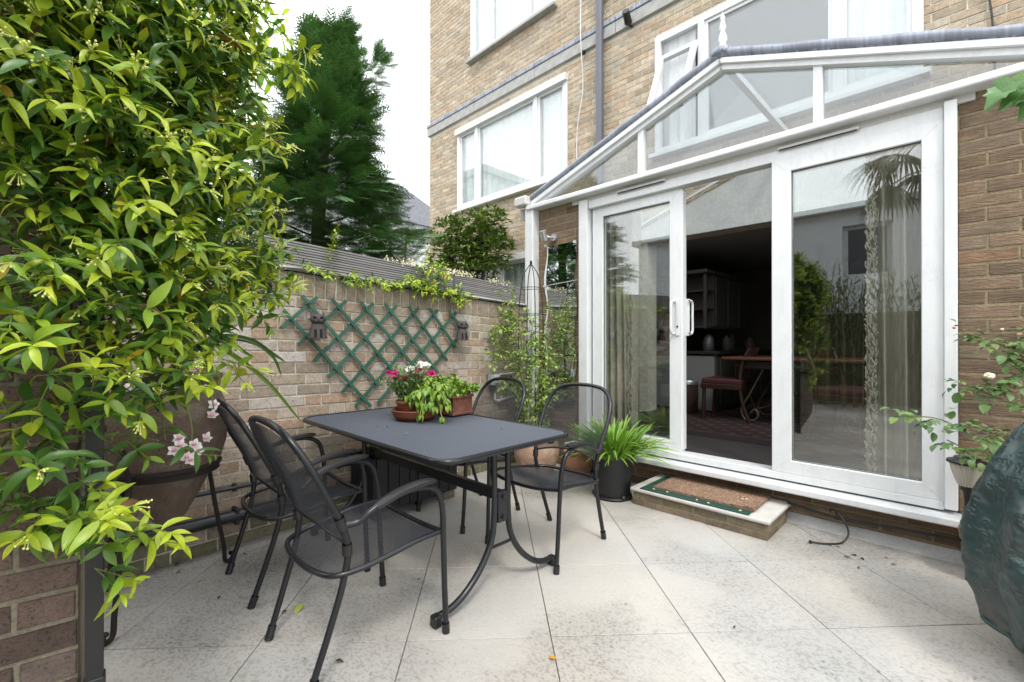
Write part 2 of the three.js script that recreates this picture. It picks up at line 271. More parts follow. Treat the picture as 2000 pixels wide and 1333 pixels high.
// ---------------------------------------------------------------- main house wall
const MAIN = 5.45, FRONT = 3.55;
{
  const holes = [[-6.92, -4.26, 3.74, 5.24], [-6.52, -4.5, 6.44, 8.1], [-2.83, -0.27, 3.62, 5.12], [-6.62, -4.6, 1.0, 2.66], [-2.95, 0.3, 0, 2.52]];
  const w = thing('brick_house', 'tall buff brick house wall with a grey stone band and white windows', 'house', V(0, 0, MAIN));
  const tones = vary([0.60, 0.49, 0.345], [[1], [0.88], [1.1], [0.97, 1.08, 0.97, 0.92], [0.78], [1.2, 0.98, 1, 1.05], [0.92, 1.05, 0.98, 0.95], [1.02, 0.95, 1, 1.08]]);
  const X0 = -7.86, X1 = 2.4, Y1 = 9.6;
  const band = [X0, X1, 5.45, 5.70];
  const list = bond(X0, X1, 0, Y1, 0.075, [0.225], 0.011, [...holes, band], 8, { shift: [0, 0.1125] }).filter((b) => b.y > 1.8 && (b.y > 2.6 || b.x < -3.1 || b.x > 0.5));
  for (const b of list) b.z = rr(-0.001, 0.002);
  layBricks(w, list, tones, (c) => std(c, 0.92, { map: rep(T.brick, 0.45), bumpMap: rep(T.brickBump, 0.3), bumpScale: 0.002 }));
  part('mortar', slab(rect(X0, X1, 0, Y1), 0.24, holes.map((h) => rect(...h).reverse())).translate(0, 0, -0.246), mortarMat([0.86, 0.80, 0.68]), w);
  // string course: pale face, grey sloping lead cover
  for (const [a, b] of [[X0 - 0.03, -6.4], [-6.395, -4.9], [-4.895, -3.4], [-3.395, -1.9], [-1.895, 0.2], [0.205, X1]]) {
    const s = part('stone_band', rbox(b - a, 0.16, 0.07, (a + b) / 2, 5.535, 0.014, 0.004), M.concrete, w);
    part('lead_cover', rbox(b - a, 0.07, 0.085, (a + b) / 2, 5.655, 0.02, 0.012), M.lead, s);
  }
  // windows: outer frame, mullions, sashes, panes, nets behind
  const net = std([0.86, 0.87, 0.88], 0.9, { map: rep(T.grain, 1.5) }), dim = std([0.6, 0.62, 0.65], 0.9);
  const roomBox = (x0, x1, y0, y1, parent) => part('blind', (() => { const n = Math.round((x1 - x0) / 0.02), g = new THREE.PlaneGeometry(x1 - x0, y1 - y0, n, 1), p = g.attributes.position; for (let i = 0; i < p.count; i++) p.setZ(i, 0.012 * Math.sin((p.getX(i)) * 42) + 0.006 * Math.sin(p.getX(i) * 97)); g.computeVertexNormals(); return g; })().translate((x0 + x1) / 2, (y0 + y1) / 2, -0.10), net, parent);
  function windowUnit(x0, x1, y0, y1, cuts, name, opt = {}) {
    const g = new THREE.Group(); g.name = 'window'; w.add(g);
    const f = 0.07, fr = [];
    const frameHoles = [], e = [x0 + f, ...cuts, x1 - f];
    for (let i = 0; i < e.length - 1; i++) frameHoles.push([e[i] + (i ? 0.035 : 0), e[i + 1] - (i < e.length - 2 ? 0.035 : 0)]);
    part('frame', slab(rect(x0, x1, y0, y1), 0.07, frameHoles.map(([p, q]) => rect(p, q, y0 + f, y1 - f).reverse()), 0.003).translate(0, 0, -0.05), M.upvc, g);
    for (const [p, q] of frameHoles) {
      const i = frameHoles.findIndex((h) => h[0] === p);
      if (opt.open === i) continue;
      part('sash', slab(rect(p + 0.003, q - 0.003, y0 + f + 0.003, y1 - f - 0.003), 0.045, [rect(p + 0.04, q - 0.04, y0 + f + 0.04, y1 - f - 0.04).reverse()]).translate(0, 0, -0.045), M.upvc, g);
      part('pane', new THREE.PlaneGeometry(q - p - 0.08, y1 - y0 - 2 * f - 0.08).translate((p + q) / 2, (y0 + y1) / 2, -0.02), M.glass, g);
      part('inner_pane', new THREE.PlaneGeometry(q - p - 0.08, y1 - y0 - 2 * f - 0.08).translate((p + q) / 2, (y0 + y1) / 2, -0.042), M.glass, g);
    }
    part('sill', rbox(x1 - x0 + 0.1, 0.05, 0.14, (x0 + x1) / 2, y0 - 0.028, 0.035, 0.006), opt.sill || M.upvc, g);
    if (opt.head) part('head_trim', rbox(x1 - x0 + 0.02, 0.11, 0.09, (x0 + x1) / 2, y1 - 0.02, 0.03, 0.006), M.upvc, g);
    for (const [p, q] of opt.blinds || []) roomBox(p, q, y0, y1, g);
    { const W = x1 - x0 + 0.8, H = y1 - y0 + 0.7, X = (x0 + x1) / 2, Y = (y0 + y1) / 2; part('room_behind', [box(W, H, 0.04, X, Y, -2.2), box(W, 0.04, 1.93, X, Y + H / 2, -1.215), box(W, 0.04, 1.93, X, Y - H / 2, -1.215), box(0.04, H, 1.93, X - W / 2, Y, -1.215), box(0.04, H, 1.93, X + W / 2, Y, -1.215)], dim, g); }
    return g;
  }
  windowUnit(-6.92, -4.26, 3.74, 5.24, [-6.36, -4.9], '', { head: true, blinds: [[-6.9, -4.27]] });
  windowUnit(-6.52, -4.5, 6.44, 8.1, [-6.0, -5.1], '', { blinds: [[-6.5, -4.52]], sill: M.concrete });
  windowUnit(-6.62, -4.6, 1.0, 2.66, [-5.75], '', { head: true, blinds: [[-6.6, -4.62]] });
  const w3 = windowUnit(-2.83, -0.27, 3.62, 5.12, [-2.24, -0.9], '', { open: 0, blinds: [[-2.78, -2.35], [-0.84, -0.3]] });
  { // the left light has a transom; its lower casement stands open
    part('transom', rbox(0.5, 0.06, 0.06, -2.51, 4.83, -0.015), M.upvc, w3);
    part('fanlight_pane', new THREE.PlaneGeometry(0.48, 0.2).translate(-2.51, 4.95, -0.02), M.glass, w3);
    const c = new THREE.Group(); c.name = 'open_casement'; w3.add(c); c.position.set(-2.51, 4.8, 0.02); c.rotation.x = -0.42;
    part('casement_frame', slab(rect(-0.235, 0.235, -0.98, 0), 0.05, [rect(-0.175, 0.175, -0.92, -0.06).reverse()], 0.003), M.upvc, c);
    part('pane', new THREE.PlaneGeometry(0.35, 0.86).translate(0, -0.49, 0.025), M.glass, c);
  }
}
{
  const p = thing('downpipe', 'blue grey plastic downpipe running down the buff brick house wall', 'downpipe', V(-3.63, 0, MAIN));
  const m = std([0.125, 0.13, 0.155], 0.45, { map: rep(T.grain, 0.6) });
  part('pipe', new THREE.CylinderGeometry(0.054, 0.054, 6.4, 16).translate(0, 6.2, 0.085), m, p);
  for (const y of [4.0, 6.05, 8]) { part('bracket', rbox(0.17, 0.035, 0.03, 0, y, 0.03), m, p); part('collar', new THREE.CylinderGeometry(0.06, 0.06, 0.05, 16).translate(0, y, 0.085), m, p); }
  const c = thing('security_camera', 'small black security camera fixed under the stone band', 'camera', V(-3.17, 5.5, MAIN));
  part('camera_body', new THREE.CylinderGeometry(0.045, 0.05, 0.16, 14).rotateX(1.15).rotateY(0.3).translate(0, 0.02, 0.13), M.blackPlastic, c);
  part('bracket', tube([[0, -0.05, 0], [0, -0.06, 0.07], [0, 0, 0.1]], 0.014, 8, 6), M.blackPlastic, c);
  const k = thing('white_cable', 'thin white cable hanging loosely down the house wall beside the downpipe', 'cable', V(0, 0, MAIN));
  part('wire', tube([[-4.0, 8.6, 0.06], [-3.96, 6.6, 0.07], [-3.93, 5.6, 0.12], [-3.95, 4.9, 0.04], [-4.03, 4.45, 0.05], [-4.07, 4.1, 0.03], [-4.05, 3.6, 0.03]], 0.0075, 40, 5), M.upvc, k);
  part('cable_clip', rbox(0.05, 0.04, 0.06, -3.93, 5.42, 0.06), M.blackPlastic, k);
  const k2 = thing('black_cable', 'thin black cable on the house wall above the lean-to flashing', 'cable', V(0, 0, MAIN));
  part('wire', tube([[0.12, 4.9, 0.02], [0.1, 4.4, 0.02], [0.15, 3.9, 0.02], [0.17, 3.3, 0.02]], 0.007, 20, 5), M.blackPlastic, k2);
}

// ---------------------------------------------------------------- conservatory
const LEAN = thing('conservatory', 'white glazed garden room with a lead edged gable and sliding doors', 'conservatory', V(0, 0, FRONT));
const FLOOR = 0.30;
{
  const c = LEAN;
  const L = -3.24, R = 0.62, AX = -1.30, slopeL = 0.344, slopeR = 0.372, yTop = (x) => x < AX ? 3.32 - (AX - x) * slopeL : 3.32 - (x - AX) * slopeR;
  // eaves beam over the doors: rounded white nosing, its underside shade painted as a grey strip in the recess
  part('eaves_beam', rbox(3.95, 0.048, 0.16, -1.27, 2.612, 0.03, 0.012, 2), M.upvc, c);
  part('head_shade_strip', box(2.74, 0.05, 0.1, -1.335, 2.567, -0.03), M.upvcOld, c);
  // gable mullions and the sloping double trim, then the lead
  const gm = [-1.975, -0.69];
  for (const x of gm) part('gable_mullion', rbox(0.055, yTop(x) - 2.63, 0.06, x, (yTop(x) + 2.63) / 2 - 0.02, -0.01, 0.004), M.upvc, c);
  const slope = (x0, x1, dy, h, d, z, mat, name) => part(name, beam([x0, yTop(x0) + dy, z], [x1, yTop(x1) + dy, z], d, h), mat, c);
  for (const [x0, x1] of [[L + 0.03, AX], [AX, R]]) {
    slope(x0, x1, -0.038, 0.036, 0.07, 0.0, M.upvc, 'gable_trim');
    slope(x0, x1, 0.002, 0.036, 0.10, 0.012, M.upvc, 'gable_trim');
    slope(x0, x1, -0.018, 0.006, 0.064, 0.0, M.upvcOld, 'gable_groove');
    const n = 14, pts = Array.from({ length: n + 1 }, (_, i) => { const x = x0 + (x1 - x0) * i / n; return [x, yTop(x) + 0.062 + 0.004 * Math.sin(i * 1.7) + rr(-0.002, 0.002), 0.0]; });
    const g = tube(pts, 0.045, 42, 10); g.applyMatrix4(new THREE.Matrix4().makeScale(1, 1, 1.7));
    part('lead_flashing', worldUV(g), M.lead, c);
  }
  part('lead_apex', new THREE.SphereGeometry(0.075, 12, 8).scale(1.2, 0.75, 1.3).translate(AX, yTop(AX) + 0.06, 0.01), M.lead, c);
  part('finial', lathe([[0.0, 0.30], [0.006, 0.27], [0.02, 0.25], [0.012, 0.235], [0.018, 0.20], [0.026, 0.17], [0.014, 0.15], [0.024, 0.12], [0.034, 0.08], [0.02, 0.055], [0.03, 0.03], [0.04, 0.0]], 14).translate(AX, yTop(AX) + 0.10, 0.0), M.upvc, c);
  // gable glass
  const gl = (x0, x1, xs) => { const P = [[x0, 2.63], [x1, 2.63]]; for (const x of xs) P.push([x, yTop(x) - 0.06]); return new THREE.ShapeGeometry(new THREE.Shape(P.map((p) => new THREE.Vector2(...p)))); };
  part('gable_pane', gl(-3.16, -2.0, [-2.0, -3.16]).translate(0, 0, -0.012), M.glass, c);
  part('gable_pane', gl(-1.95, -0.715, [-0.715, AX, -1.95]).translate(0, 0, -0.012), M.glass, c);
  part('gable_pane', gl(-0.665, 0.38, [0.38, -0.665]).translate(0, 0, -0.012), M.glass, c);
  // glass roof with bars running down from the ridge
  const D = MAIN - FRONT;
  for (const [x0, side] of [[L, -1], [R, 1]]) {
    const n = 1;
    for (let i = 1; i <= n; i++) { const z = -D * i / n + (i === n ? 0.04 : 0); part('roof_bar', beam([x0, yTop(x0) + 0.02, z], [AX, yTop(AX) + 0.02, z], 0.026, 0.026), M.upvc, c); }
    for (let i = 0; i < n; i++) { const z0 = -D * i / n - 0.02, z1 = -D * (i + 1) / n + 0.02, a = [x0, yTop(x0) + 0.03], b = [AX, yTop(AX) + 0.03]; const g = new THREE.BufferGeometry(); g.setAttribute('position', new THREE.BufferAttribute(new Float32Array([a[0], a[1], z0, b[0], b[1], z0, b[0], b[1], z1, a[0], a[1], z0, b[0], b[1], z1, a[0], a[1], z1]), 3)); g.setAttribute('uv', new THREE.BufferAttribute(new Float32Array(12), 2)); g.computeVertexNormals(); part('roof_pane', g, M.tint, c); }
  }
  part('ridge_beam', beam([AX, yTop(AX) + 0.02, 0], [AX, yTop(AX) + 0.03, -D], 0.05, 0.05), M.upvc, c);
  // side walls and the corner post
  part('corner_post', rbox(0.115, 2.6, 0.12, -3.215, 1.33, 0.03, 0.012, 2), M.upvc, c);
  part('side_wall', box(0.2, 2.62, D - 0.1, -3.17, 1.31, -D / 2 - 0.1), std([0.2, 0.13, 0.075], 0.95, { map: rep(T.rustic, 0.42) }), c);
  part('side_wall', box(0.2, 2.62, D - 0.1, R + 0.05, 1.31, -D / 2 - 0.1), std([0.66, 0.64, 0.6], 0.9), c);
  part('gutter', beam([-3.30, 2.70, 0.10], [-3.30, 2.70, -D], 0.11, 0.09), M.upvcOld, c);
  part('gutter_end', rbox(0.17, 0.10, 0.1, -3.30, 2.69, 0.09, 0.02, 2), M.upvcOld, c);
  part('gutter_outlet', tube([[-3.36, 2.64, 0.02], [-3.36, 2.58, 0.0], [-3.33, 2.5, -0.05]], 0.036, 10, 10), M.upvcOld, c);
  // outer door frame: jambs, head, threshold, sill
  part('frame_jamb', rbox(0.10, 2.27, 0.12, -2.565, 1.425, -0.02, 0.006), M.upvc, c);
  part('frame_jamb', rbox(0.055, 2.27, 0.14, -0.062, 1.425, -0.01, 0.006), M.upvc, c);
  part('frame_head', rbox(2.42, 0.075, 0.10, -1.30, 2.508, -0.022, 0.006), M.upvc, c);
  part('threshold', rbox(2.42, 0.05, 0.14, -1.30, 0.302, -0.03, 0.006), M.upvc, c);
  part('sill', rbox(2.75, 0.045, 0.17, -1.335, 0.243, 0.055, 0.01, 2), M.upvc, c);
  for (const [x0, x1] of [[-2.193, -1.741], [-0.92, -0.47]]) { const v = part('trickle_vent', rbox(x1 - x0, 0.022, 0.03, (x0 + x1) / 2, 2.548, 0.033, 0.004), M.upvcOld, c); part('vent_slot', box(x1 - x0 - 0.02, 0.008, 0.006, (x0 + x1) / 2, 2.536, 0.047), M.rubber, v); }
  // leaves: left one slid over, right one fixed
  const leaf = (x0, x1, z, px0, px1, name) => {
    const g = new THREE.Group(); g.name = name; c.add(g);
    part('leaf_frame', slab(rect(x0, x1, 0.33, 2.468), 0.05, [rect(px0, px1, 0.412, 2.385).reverse()], 0.004).translate(0, 0, z), M.upvc, g);
    part('pane', new THREE.PlaneGeometry(px1 - px0, 1.973).translate((px0 + px1) / 2, 1.3985, z + 0.02), M.glass, g);
    part('inner_pane', new THREE.PlaneGeometry(px1 - px0, 1.973).translate((px0 + px1) / 2, 1.3985, z + 0.003), M.glass, g);
    part('gasket', slab(rect(px0 - 0.004, px1 + 0.004, 0.408, 2.389), 0.01, [rect(px0 + 0.006, px1 - 0.006, 0.418, 2.379).reverse()]).translate(0, 0, z + 0.024), M.rubber, g);
    for (const [sx, sy, x, y] of [[1, 1, x0, 0.33], [-1, 1, x1, 0.33], [1, -1, x0, 2.468], [-1, -1, x1, 2.468]]) part('mitre_weld', beam([x + sx * 0.004, y + sy * 0.004, z + 0.0545], [x + sx * 0.078, y + sy * 0.074, z + 0.0545], 0.0016, 0.0012, new THREE.Vector3(0, 0, 1)), M.upvcOld, g);
    return g;
  };
  const dl = leaf(-2.49, -1.63, -0.07, -2.385, -1.728, 'sliding_door');
  const dr = leaf(-0.955, -0.093, -0.015, -0.845, -0.18, 'fixed_door');
  part('meeting_stile', rbox(0.05, 2.1, 0.06, -1.642, 1.4, -0.05, 0.004), M.upvc, dl);
  for (const x of [-1.69, -1.585]) {
    const h = part('handle', tube([[x, 1.55, 0.0], [x, 1.553, 0.035], [x, 1.535, 0.055], [x, 1.43, 0.058], [x, 1.305, 0.055], [x, 1.287, 0.035], [x, 1.29, 0.0]].map(([a, b, z]) => x < -1.6 ? [a, b, z - 0.015] : [a, b, -z - 0.06]), 0.011, 30, 8), M.upvc, dl);
    part('handle_plate', rbox(0.032, 0.30, 0.01, x < -1.6 ? x + 0.03 : x - 0.02, 1.42, x < -1.6 ? -0.012 : -0.076, 0.004), M.upvc, h);
    if (x < -1.6) part('keyhole', new THREE.CylinderGeometry(0.008, 0.008, 0.006, 10).rotateX(Math.PI / 2).translate(x + 0.03, 1.345, -0.004), M.blackPlastic, h);
  }
}
// brick infill beside the doors, under the beam
function infill(name, label, x0, x1, y0, y1, holes = []) {
  const w = thing(name, label, 'wall', V(0, 0, FRONT));
  const tones = vary([0.245, 0.17, 0.11], [[1], [0.85], [1.12], [1, 1.08, 0.97, 0.9], [0.75], [1.05, 0.95, 1, 1.05]]);
  layBricks(w, bond(x0, x1, y0, y1, 0.0752, [0.2365], 0.0115, holes, 6, { shift: [0, 0.118] }), tones, rusticMat);
  part('mortar', box(x1 - x0, y1 - y0 + 0.03, 0.19, (x0 + x1) / 2, (y0 + y1) / 2 - 0.012, -0.0985), mortarMat([0.36, 0.29, 0.18]), w);
  return w;
}
infill('brick_pier', 'narrow brown brick pier behind the wavy mirror, beside the white corner post', -3.155, -2.618, 0, 2.59);
infill('brick_side_wall', 'rough dragged brown brick wall to the right of the sliding doors', -0.032, 1.5, 0, 2.59);
infill('brick_plinth', 'low brown brick plinth under the white door sill', -2.616, -0.034, 0, 0.218);
structure('kerb_fillet', slab([[0, 0], [0.05, 0], [0, 0.06]], 2.8).rotateY(Math.PI / 2).rotateY(Math.PI).translate(1.0, 0.001, -FRONT + 0.006), M.concrete);

// ---------------------------------------------------------------- inside
{
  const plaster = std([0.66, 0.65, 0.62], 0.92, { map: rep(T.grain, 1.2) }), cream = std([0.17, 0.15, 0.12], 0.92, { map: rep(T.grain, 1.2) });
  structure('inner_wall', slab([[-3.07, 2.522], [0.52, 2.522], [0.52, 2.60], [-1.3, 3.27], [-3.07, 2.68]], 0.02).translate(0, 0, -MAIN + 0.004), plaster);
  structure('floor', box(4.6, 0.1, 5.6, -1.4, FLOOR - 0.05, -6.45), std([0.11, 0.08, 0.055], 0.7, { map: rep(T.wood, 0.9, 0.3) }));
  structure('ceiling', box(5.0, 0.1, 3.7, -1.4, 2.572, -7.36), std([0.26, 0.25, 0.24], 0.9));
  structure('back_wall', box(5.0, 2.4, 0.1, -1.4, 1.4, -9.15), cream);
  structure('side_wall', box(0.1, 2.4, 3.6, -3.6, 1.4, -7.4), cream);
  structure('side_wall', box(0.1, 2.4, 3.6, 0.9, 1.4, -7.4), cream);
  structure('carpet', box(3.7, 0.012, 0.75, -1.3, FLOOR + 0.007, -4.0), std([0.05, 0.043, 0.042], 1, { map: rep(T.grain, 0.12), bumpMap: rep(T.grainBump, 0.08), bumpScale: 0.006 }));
  // rug: printed bands and medallions
  const rugT = tex(512, 256, (u, v) => {
    const e = Math.min(u * 2, (1 - u) * 2, v, 1 - v), band = e < 0.05 ? 0 : e < 0.13 ? 1 : e < 0.16 ? 2 : 3, q = Math.sin(u * 90) * Math.sin(v * 60), w = fbm(u, v, 40, 3), f = 0.75 + 0.5 * w;
    let c = [[0.42, 0.13, 0.12], [0.30, 0.31, 0.36], [0.55, 0.47, 0.40], [0.45, 0.12, 0.13]][band];
    if (band === 3 && q > 0.35) c = [0.20, 0.20, 0.30]; if (band === 3 && q < -0.5) c = [0.58, 0.46, 0.38]; if (band === 1 && Math.sin(u * 140 + v * 140) > 0.5) c = [0.5, 0.2, 0.17];
    return c.map((x) => x * f);
  });
  const rug = thing('rug', 'worn red and blue patterned rug on the dining room floor', 'rug', V(-1.5, FLOOR + 0.006, 5.45), 0.06);
  const rg = new THREE.BoxGeometry(3.0, 0.012, 2.2); part('pile', rg, std([0.16, 0.165, 0.17], 1, { map: rugT, bumpMap: rep(T.grainBump, 0.05), bumpScale: 0.004 }), rug);
  const fr = []; for (let i = 0; i < 150; i++) fr.push(box(0.008, 0.004, 0.05, -1.49 + i * 0.02, -0.002, 1.12 + rr(-0.006, 0.006)).rotateY(rr(-0.004, 0.004)));
  part('fringe', fr, std([0.4, 0.33, 0.27], 1), rug);
  // dining chair seen from behind and the side
  const wood = std([0.055, 0.02, 0.01], 0.42, { map: rep(T.wood, 0.6, 0.15) }), red = std([0.06, 0.008, 0.012], 0.8, { map: rep(T.grain, 0.1) });
  const chair = thing('dining_chair', 'dark wooden dining chair with a red padded seat, just inside the open door', 'chair', V(-2.02, FLOOR + 0.012, 5.62), -1.5);
  part('seat', rbox(0.46, 0.07, 0.44, 0, 0.45, 0, 0.025, 2), red, chair);
  part('seat_rail', rbox(0.47, 0.06, 0.45, 0, 0.395, 0, 0.006), wood, chair);
  for (const s of [-1, 1]) { part('leg', tube([[s * 0.2, 0, -0.3], [s * 0.2, 0.2, -0.23], [s * 0.2, 0.42, -0.2], [s * 0.2, 0.65, -0.22], [s * 0.2, 0.84, -0.3]], 0.02, 16, 6), wood, chair); part('leg', tube([[s * 0.2, 0, 0.2], [s * 0.2, 0.38, 0.19]], 0.022, 4, 6), wood, chair); }
  for (const [y, h] of [[0.80, 0.075], [0.63, 0.05]]) part('back_rail', rbox(0.4, h, 0.022, 0, y, y > 0.7 ? -0.285 : -0.225, 0.005), wood, chair);
  const chair2 = chair.clone(); chair2.name = numbered('dining_chair'); scene.add(chair2); chair2.position.copy(V(-0.75, FLOOR + 0.012, 5.2)); chair2.rotation.set(0, 1.2, 0); chair2.userData = { label: 'dark wooden dining chair behind the fixed glass door pane', category: 'chair' };
  // table with scrolled iron base
  const t = thing('dining_table', 'polished wooden dining table on a scrolled iron base', 'table', V(-1.25, FLOOR + 0.012, 5.85));
  part('tabletop', rbox(1.5, 0.035, 0.9, 0, 0.72, 0, 0.01, 2), std([0.15, 0.055, 0.022], 0.35, { map: rep(T.wood, 0.8, 0.25) }), t);
  part('apron', rbox(1.25, 0.09, 0.7, 0, 0.655, 0, 0.006), wood, t);
  for (const s of [-1, 1]) {
    const sc = [[s * 0.35, 0.6, 0.3]]; sc.push([s * 0.42, 0.46, 0.3], [s * 0.5, 0.3, 0.3], [s * 0.58, 0.13, 0.3], [s * 0.54, 0.03, 0.3], [s * 0.44, 0.03, 0.3], [s * 0.40, 0.1, 0.3], [s * 0.44, 0.15, 0.3], [s * 0.48, 0.11, 0.3]);
    part('leg_scroll', tube(sc, 0.011, 50, 6), std([0.12, 0.095, 0.06], 0.5, { metalness: 0.4 }), t);
    part('leg_scroll', tube(sc.map(([x, y]) => [x, y, -0.3]), 0.011, 50, 6), std([0.12, 0.095, 0.06], 0.5, { metalness: 0.4 }), t);
  }
  part('cross_bar', tube([[-0.44, 0.15, 0.3], [0, 0.28, 0], [0.44, 0.15, 0.3]], 0.009, 20, 6), M.iron, t);
  // kitchen run along the left wall
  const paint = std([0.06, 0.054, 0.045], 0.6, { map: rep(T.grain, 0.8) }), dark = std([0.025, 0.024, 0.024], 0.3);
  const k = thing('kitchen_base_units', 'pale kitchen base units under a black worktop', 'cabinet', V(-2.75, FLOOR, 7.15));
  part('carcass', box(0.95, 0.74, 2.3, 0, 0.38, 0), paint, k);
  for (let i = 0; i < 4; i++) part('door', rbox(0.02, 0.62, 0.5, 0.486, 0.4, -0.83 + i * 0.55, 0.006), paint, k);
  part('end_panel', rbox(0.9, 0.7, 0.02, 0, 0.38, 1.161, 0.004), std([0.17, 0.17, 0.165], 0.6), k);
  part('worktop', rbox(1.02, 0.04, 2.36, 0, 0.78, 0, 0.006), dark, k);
  const u = thing('kitchen_wall_cabinet', 'pale kitchen wall cabinet with open end shelves', 'cabinet', V(-2.75, 1.40, 6.75));
  part('carcass', box(0.72, 0.72, 1.3, 0, 0.36, -0.12), paint, u);
  part('cornice', rbox(0.78, 0.05, 1.66, 0, 0.745, 0.01, 0.01), paint, u);
  for (let i = 0; i < 3; i++) part('shelf', box(0.72, 0.02, 0.22, 0, 0.02 + i * 0.24, 0.65), paint, u);
  for (let i = 0; i < 3; i++) part('door', rbox(0.02, 0.66, 0.4, 0.371, 0.36, -0.55 + i * 0.43, 0.008), paint, u);
  part('shelf_post', box(0.04, 0.72, 0.03, 0.33, 0.36, 0.75), paint, u);
  for (const [i, [x, z, h, r]] of [[-0.1, 6.3, 0.22, 0.07], [0.05, 6.75, 0.2, 0.06], [-0.15, 7.2, 0.26, 0.05], [0.12, 7.6, 0.18, 0.08]].entries()) {
    const j = thing('kettle', ['steel kettle on the black worktop', 'round jar with a dark lid on the black worktop', 'tall bottle shaped jar on the black worktop', 'squat dark pot at the far end of the worktop'][i], i ? 'jar' : 'kettle', V(-2.45 + x * 0.5, FLOOR + 0.801, z));
    part('body', lathe([[0, 0], [r, 0], [r * 1.05, h * 0.5], [r * 0.8, h * 0.85], [r * 0.35, h], [0, h]], 16), i === 0 ? std([0.2, 0.2, 0.2], 0.5, { metalness: 0.6 }) : std([0.07, 0.06, 0.055], 0.7), j);
    part('lid', new THREE.SphereGeometry(r * 0.3, 10, 6).translate(0, h, 0), dark, j);
  }
  const pic = thing('picture_frame', 'black framed picture on the far kitchen wall', 'picture', V(-1.9, 1.80, 9.09));
  part('frame', slab(rect(-0.32, 0.32, -0.17, 0.17), 0.03, [rect(-0.28, 0.28, -0.13, 0.13).reverse()], 0.004), dark, pic);
  part('print', box(0.56, 0.26, 0.006, 0, 0, 0.008), std([0.12, 0.115, 0.11], 0.6, { map: rep(T.clay, 0.4) }), pic);
  const bin = thing('pedal_bin', 'dark brown pedal bin with a steel rim beside the kitchen units', 'bin', V(-2.55, FLOOR, 5.76));
  part('body', lathe([[0, 0], [0.12, 0], [0.13, 0.36], [0.13, 0.38]], 20), std([0.04, 0.022, 0.015], 0.5), bin);
  part('lid', lathe([[0.135, 0.38], [0.135, 0.42], [0.11, 0.45], [0, 0.46]], 20), std([0.3, 0.3, 0.3], 0.35, { metalness: 0.8 }), bin);
  // curtains with fringed edges
  const curtain = (label, x0, x1, b, fringeAt, tone) => {
    const c = thing('curtain', label, 'curtain', V(0, FLOOR + 0.03, b), 0, 'lined curtains inside the glass doors');
    const n = 120, m = 10, g = new THREE.PlaneGeometry(x1 - x0, 2.18, n, m), p = g.attributes.position;
    for (let i = 0; i < p.count; i++) { const x = p.getX(i) / (x1 - x0), y = p.getY(i); p.setZ(i, 0.07 * Math.sin(x * 33 + 0.5 * Math.sin(y * 1.3)) + 0.018 * Math.sin(x * 71 + y * 0.6)); }
    g.translate((x0 + x1) / 2, 1.09, 0); g.computeVertexNormals();
    part('cloth', g, phys(tone, 0.95, { map: rep(T.grain, 0.3), sheen: 0.2 }), c);
    const t2 = []; for (let i = 0; i < 620; i++) { const y = 2.16 * i / 620; t2.push(new THREE.ConeGeometry(0.006, 0.032, 4).rotateZ(rr(-0.5, 0.5) + Math.PI).rotateX(rr(-0.4, 0.4)).translate(fringeAt + rr(-0.03, 0.03), y + 0.02, 0.065 + rr(-0.01, 0.02))); }
    part('fringe', t2, phys(tone, 0.95), c);
  };
  curtain('beige curtain gathered behind the left sliding door', -2.56, -2.2, 3.86, -2.225, [0.5, 0.45, 0.36]);
  curtain('beige fringed curtain gathered behind the right door pane', -0.47, 0.10, 3.86, -0.445, [0.60, 0.54, 0.45]);
}

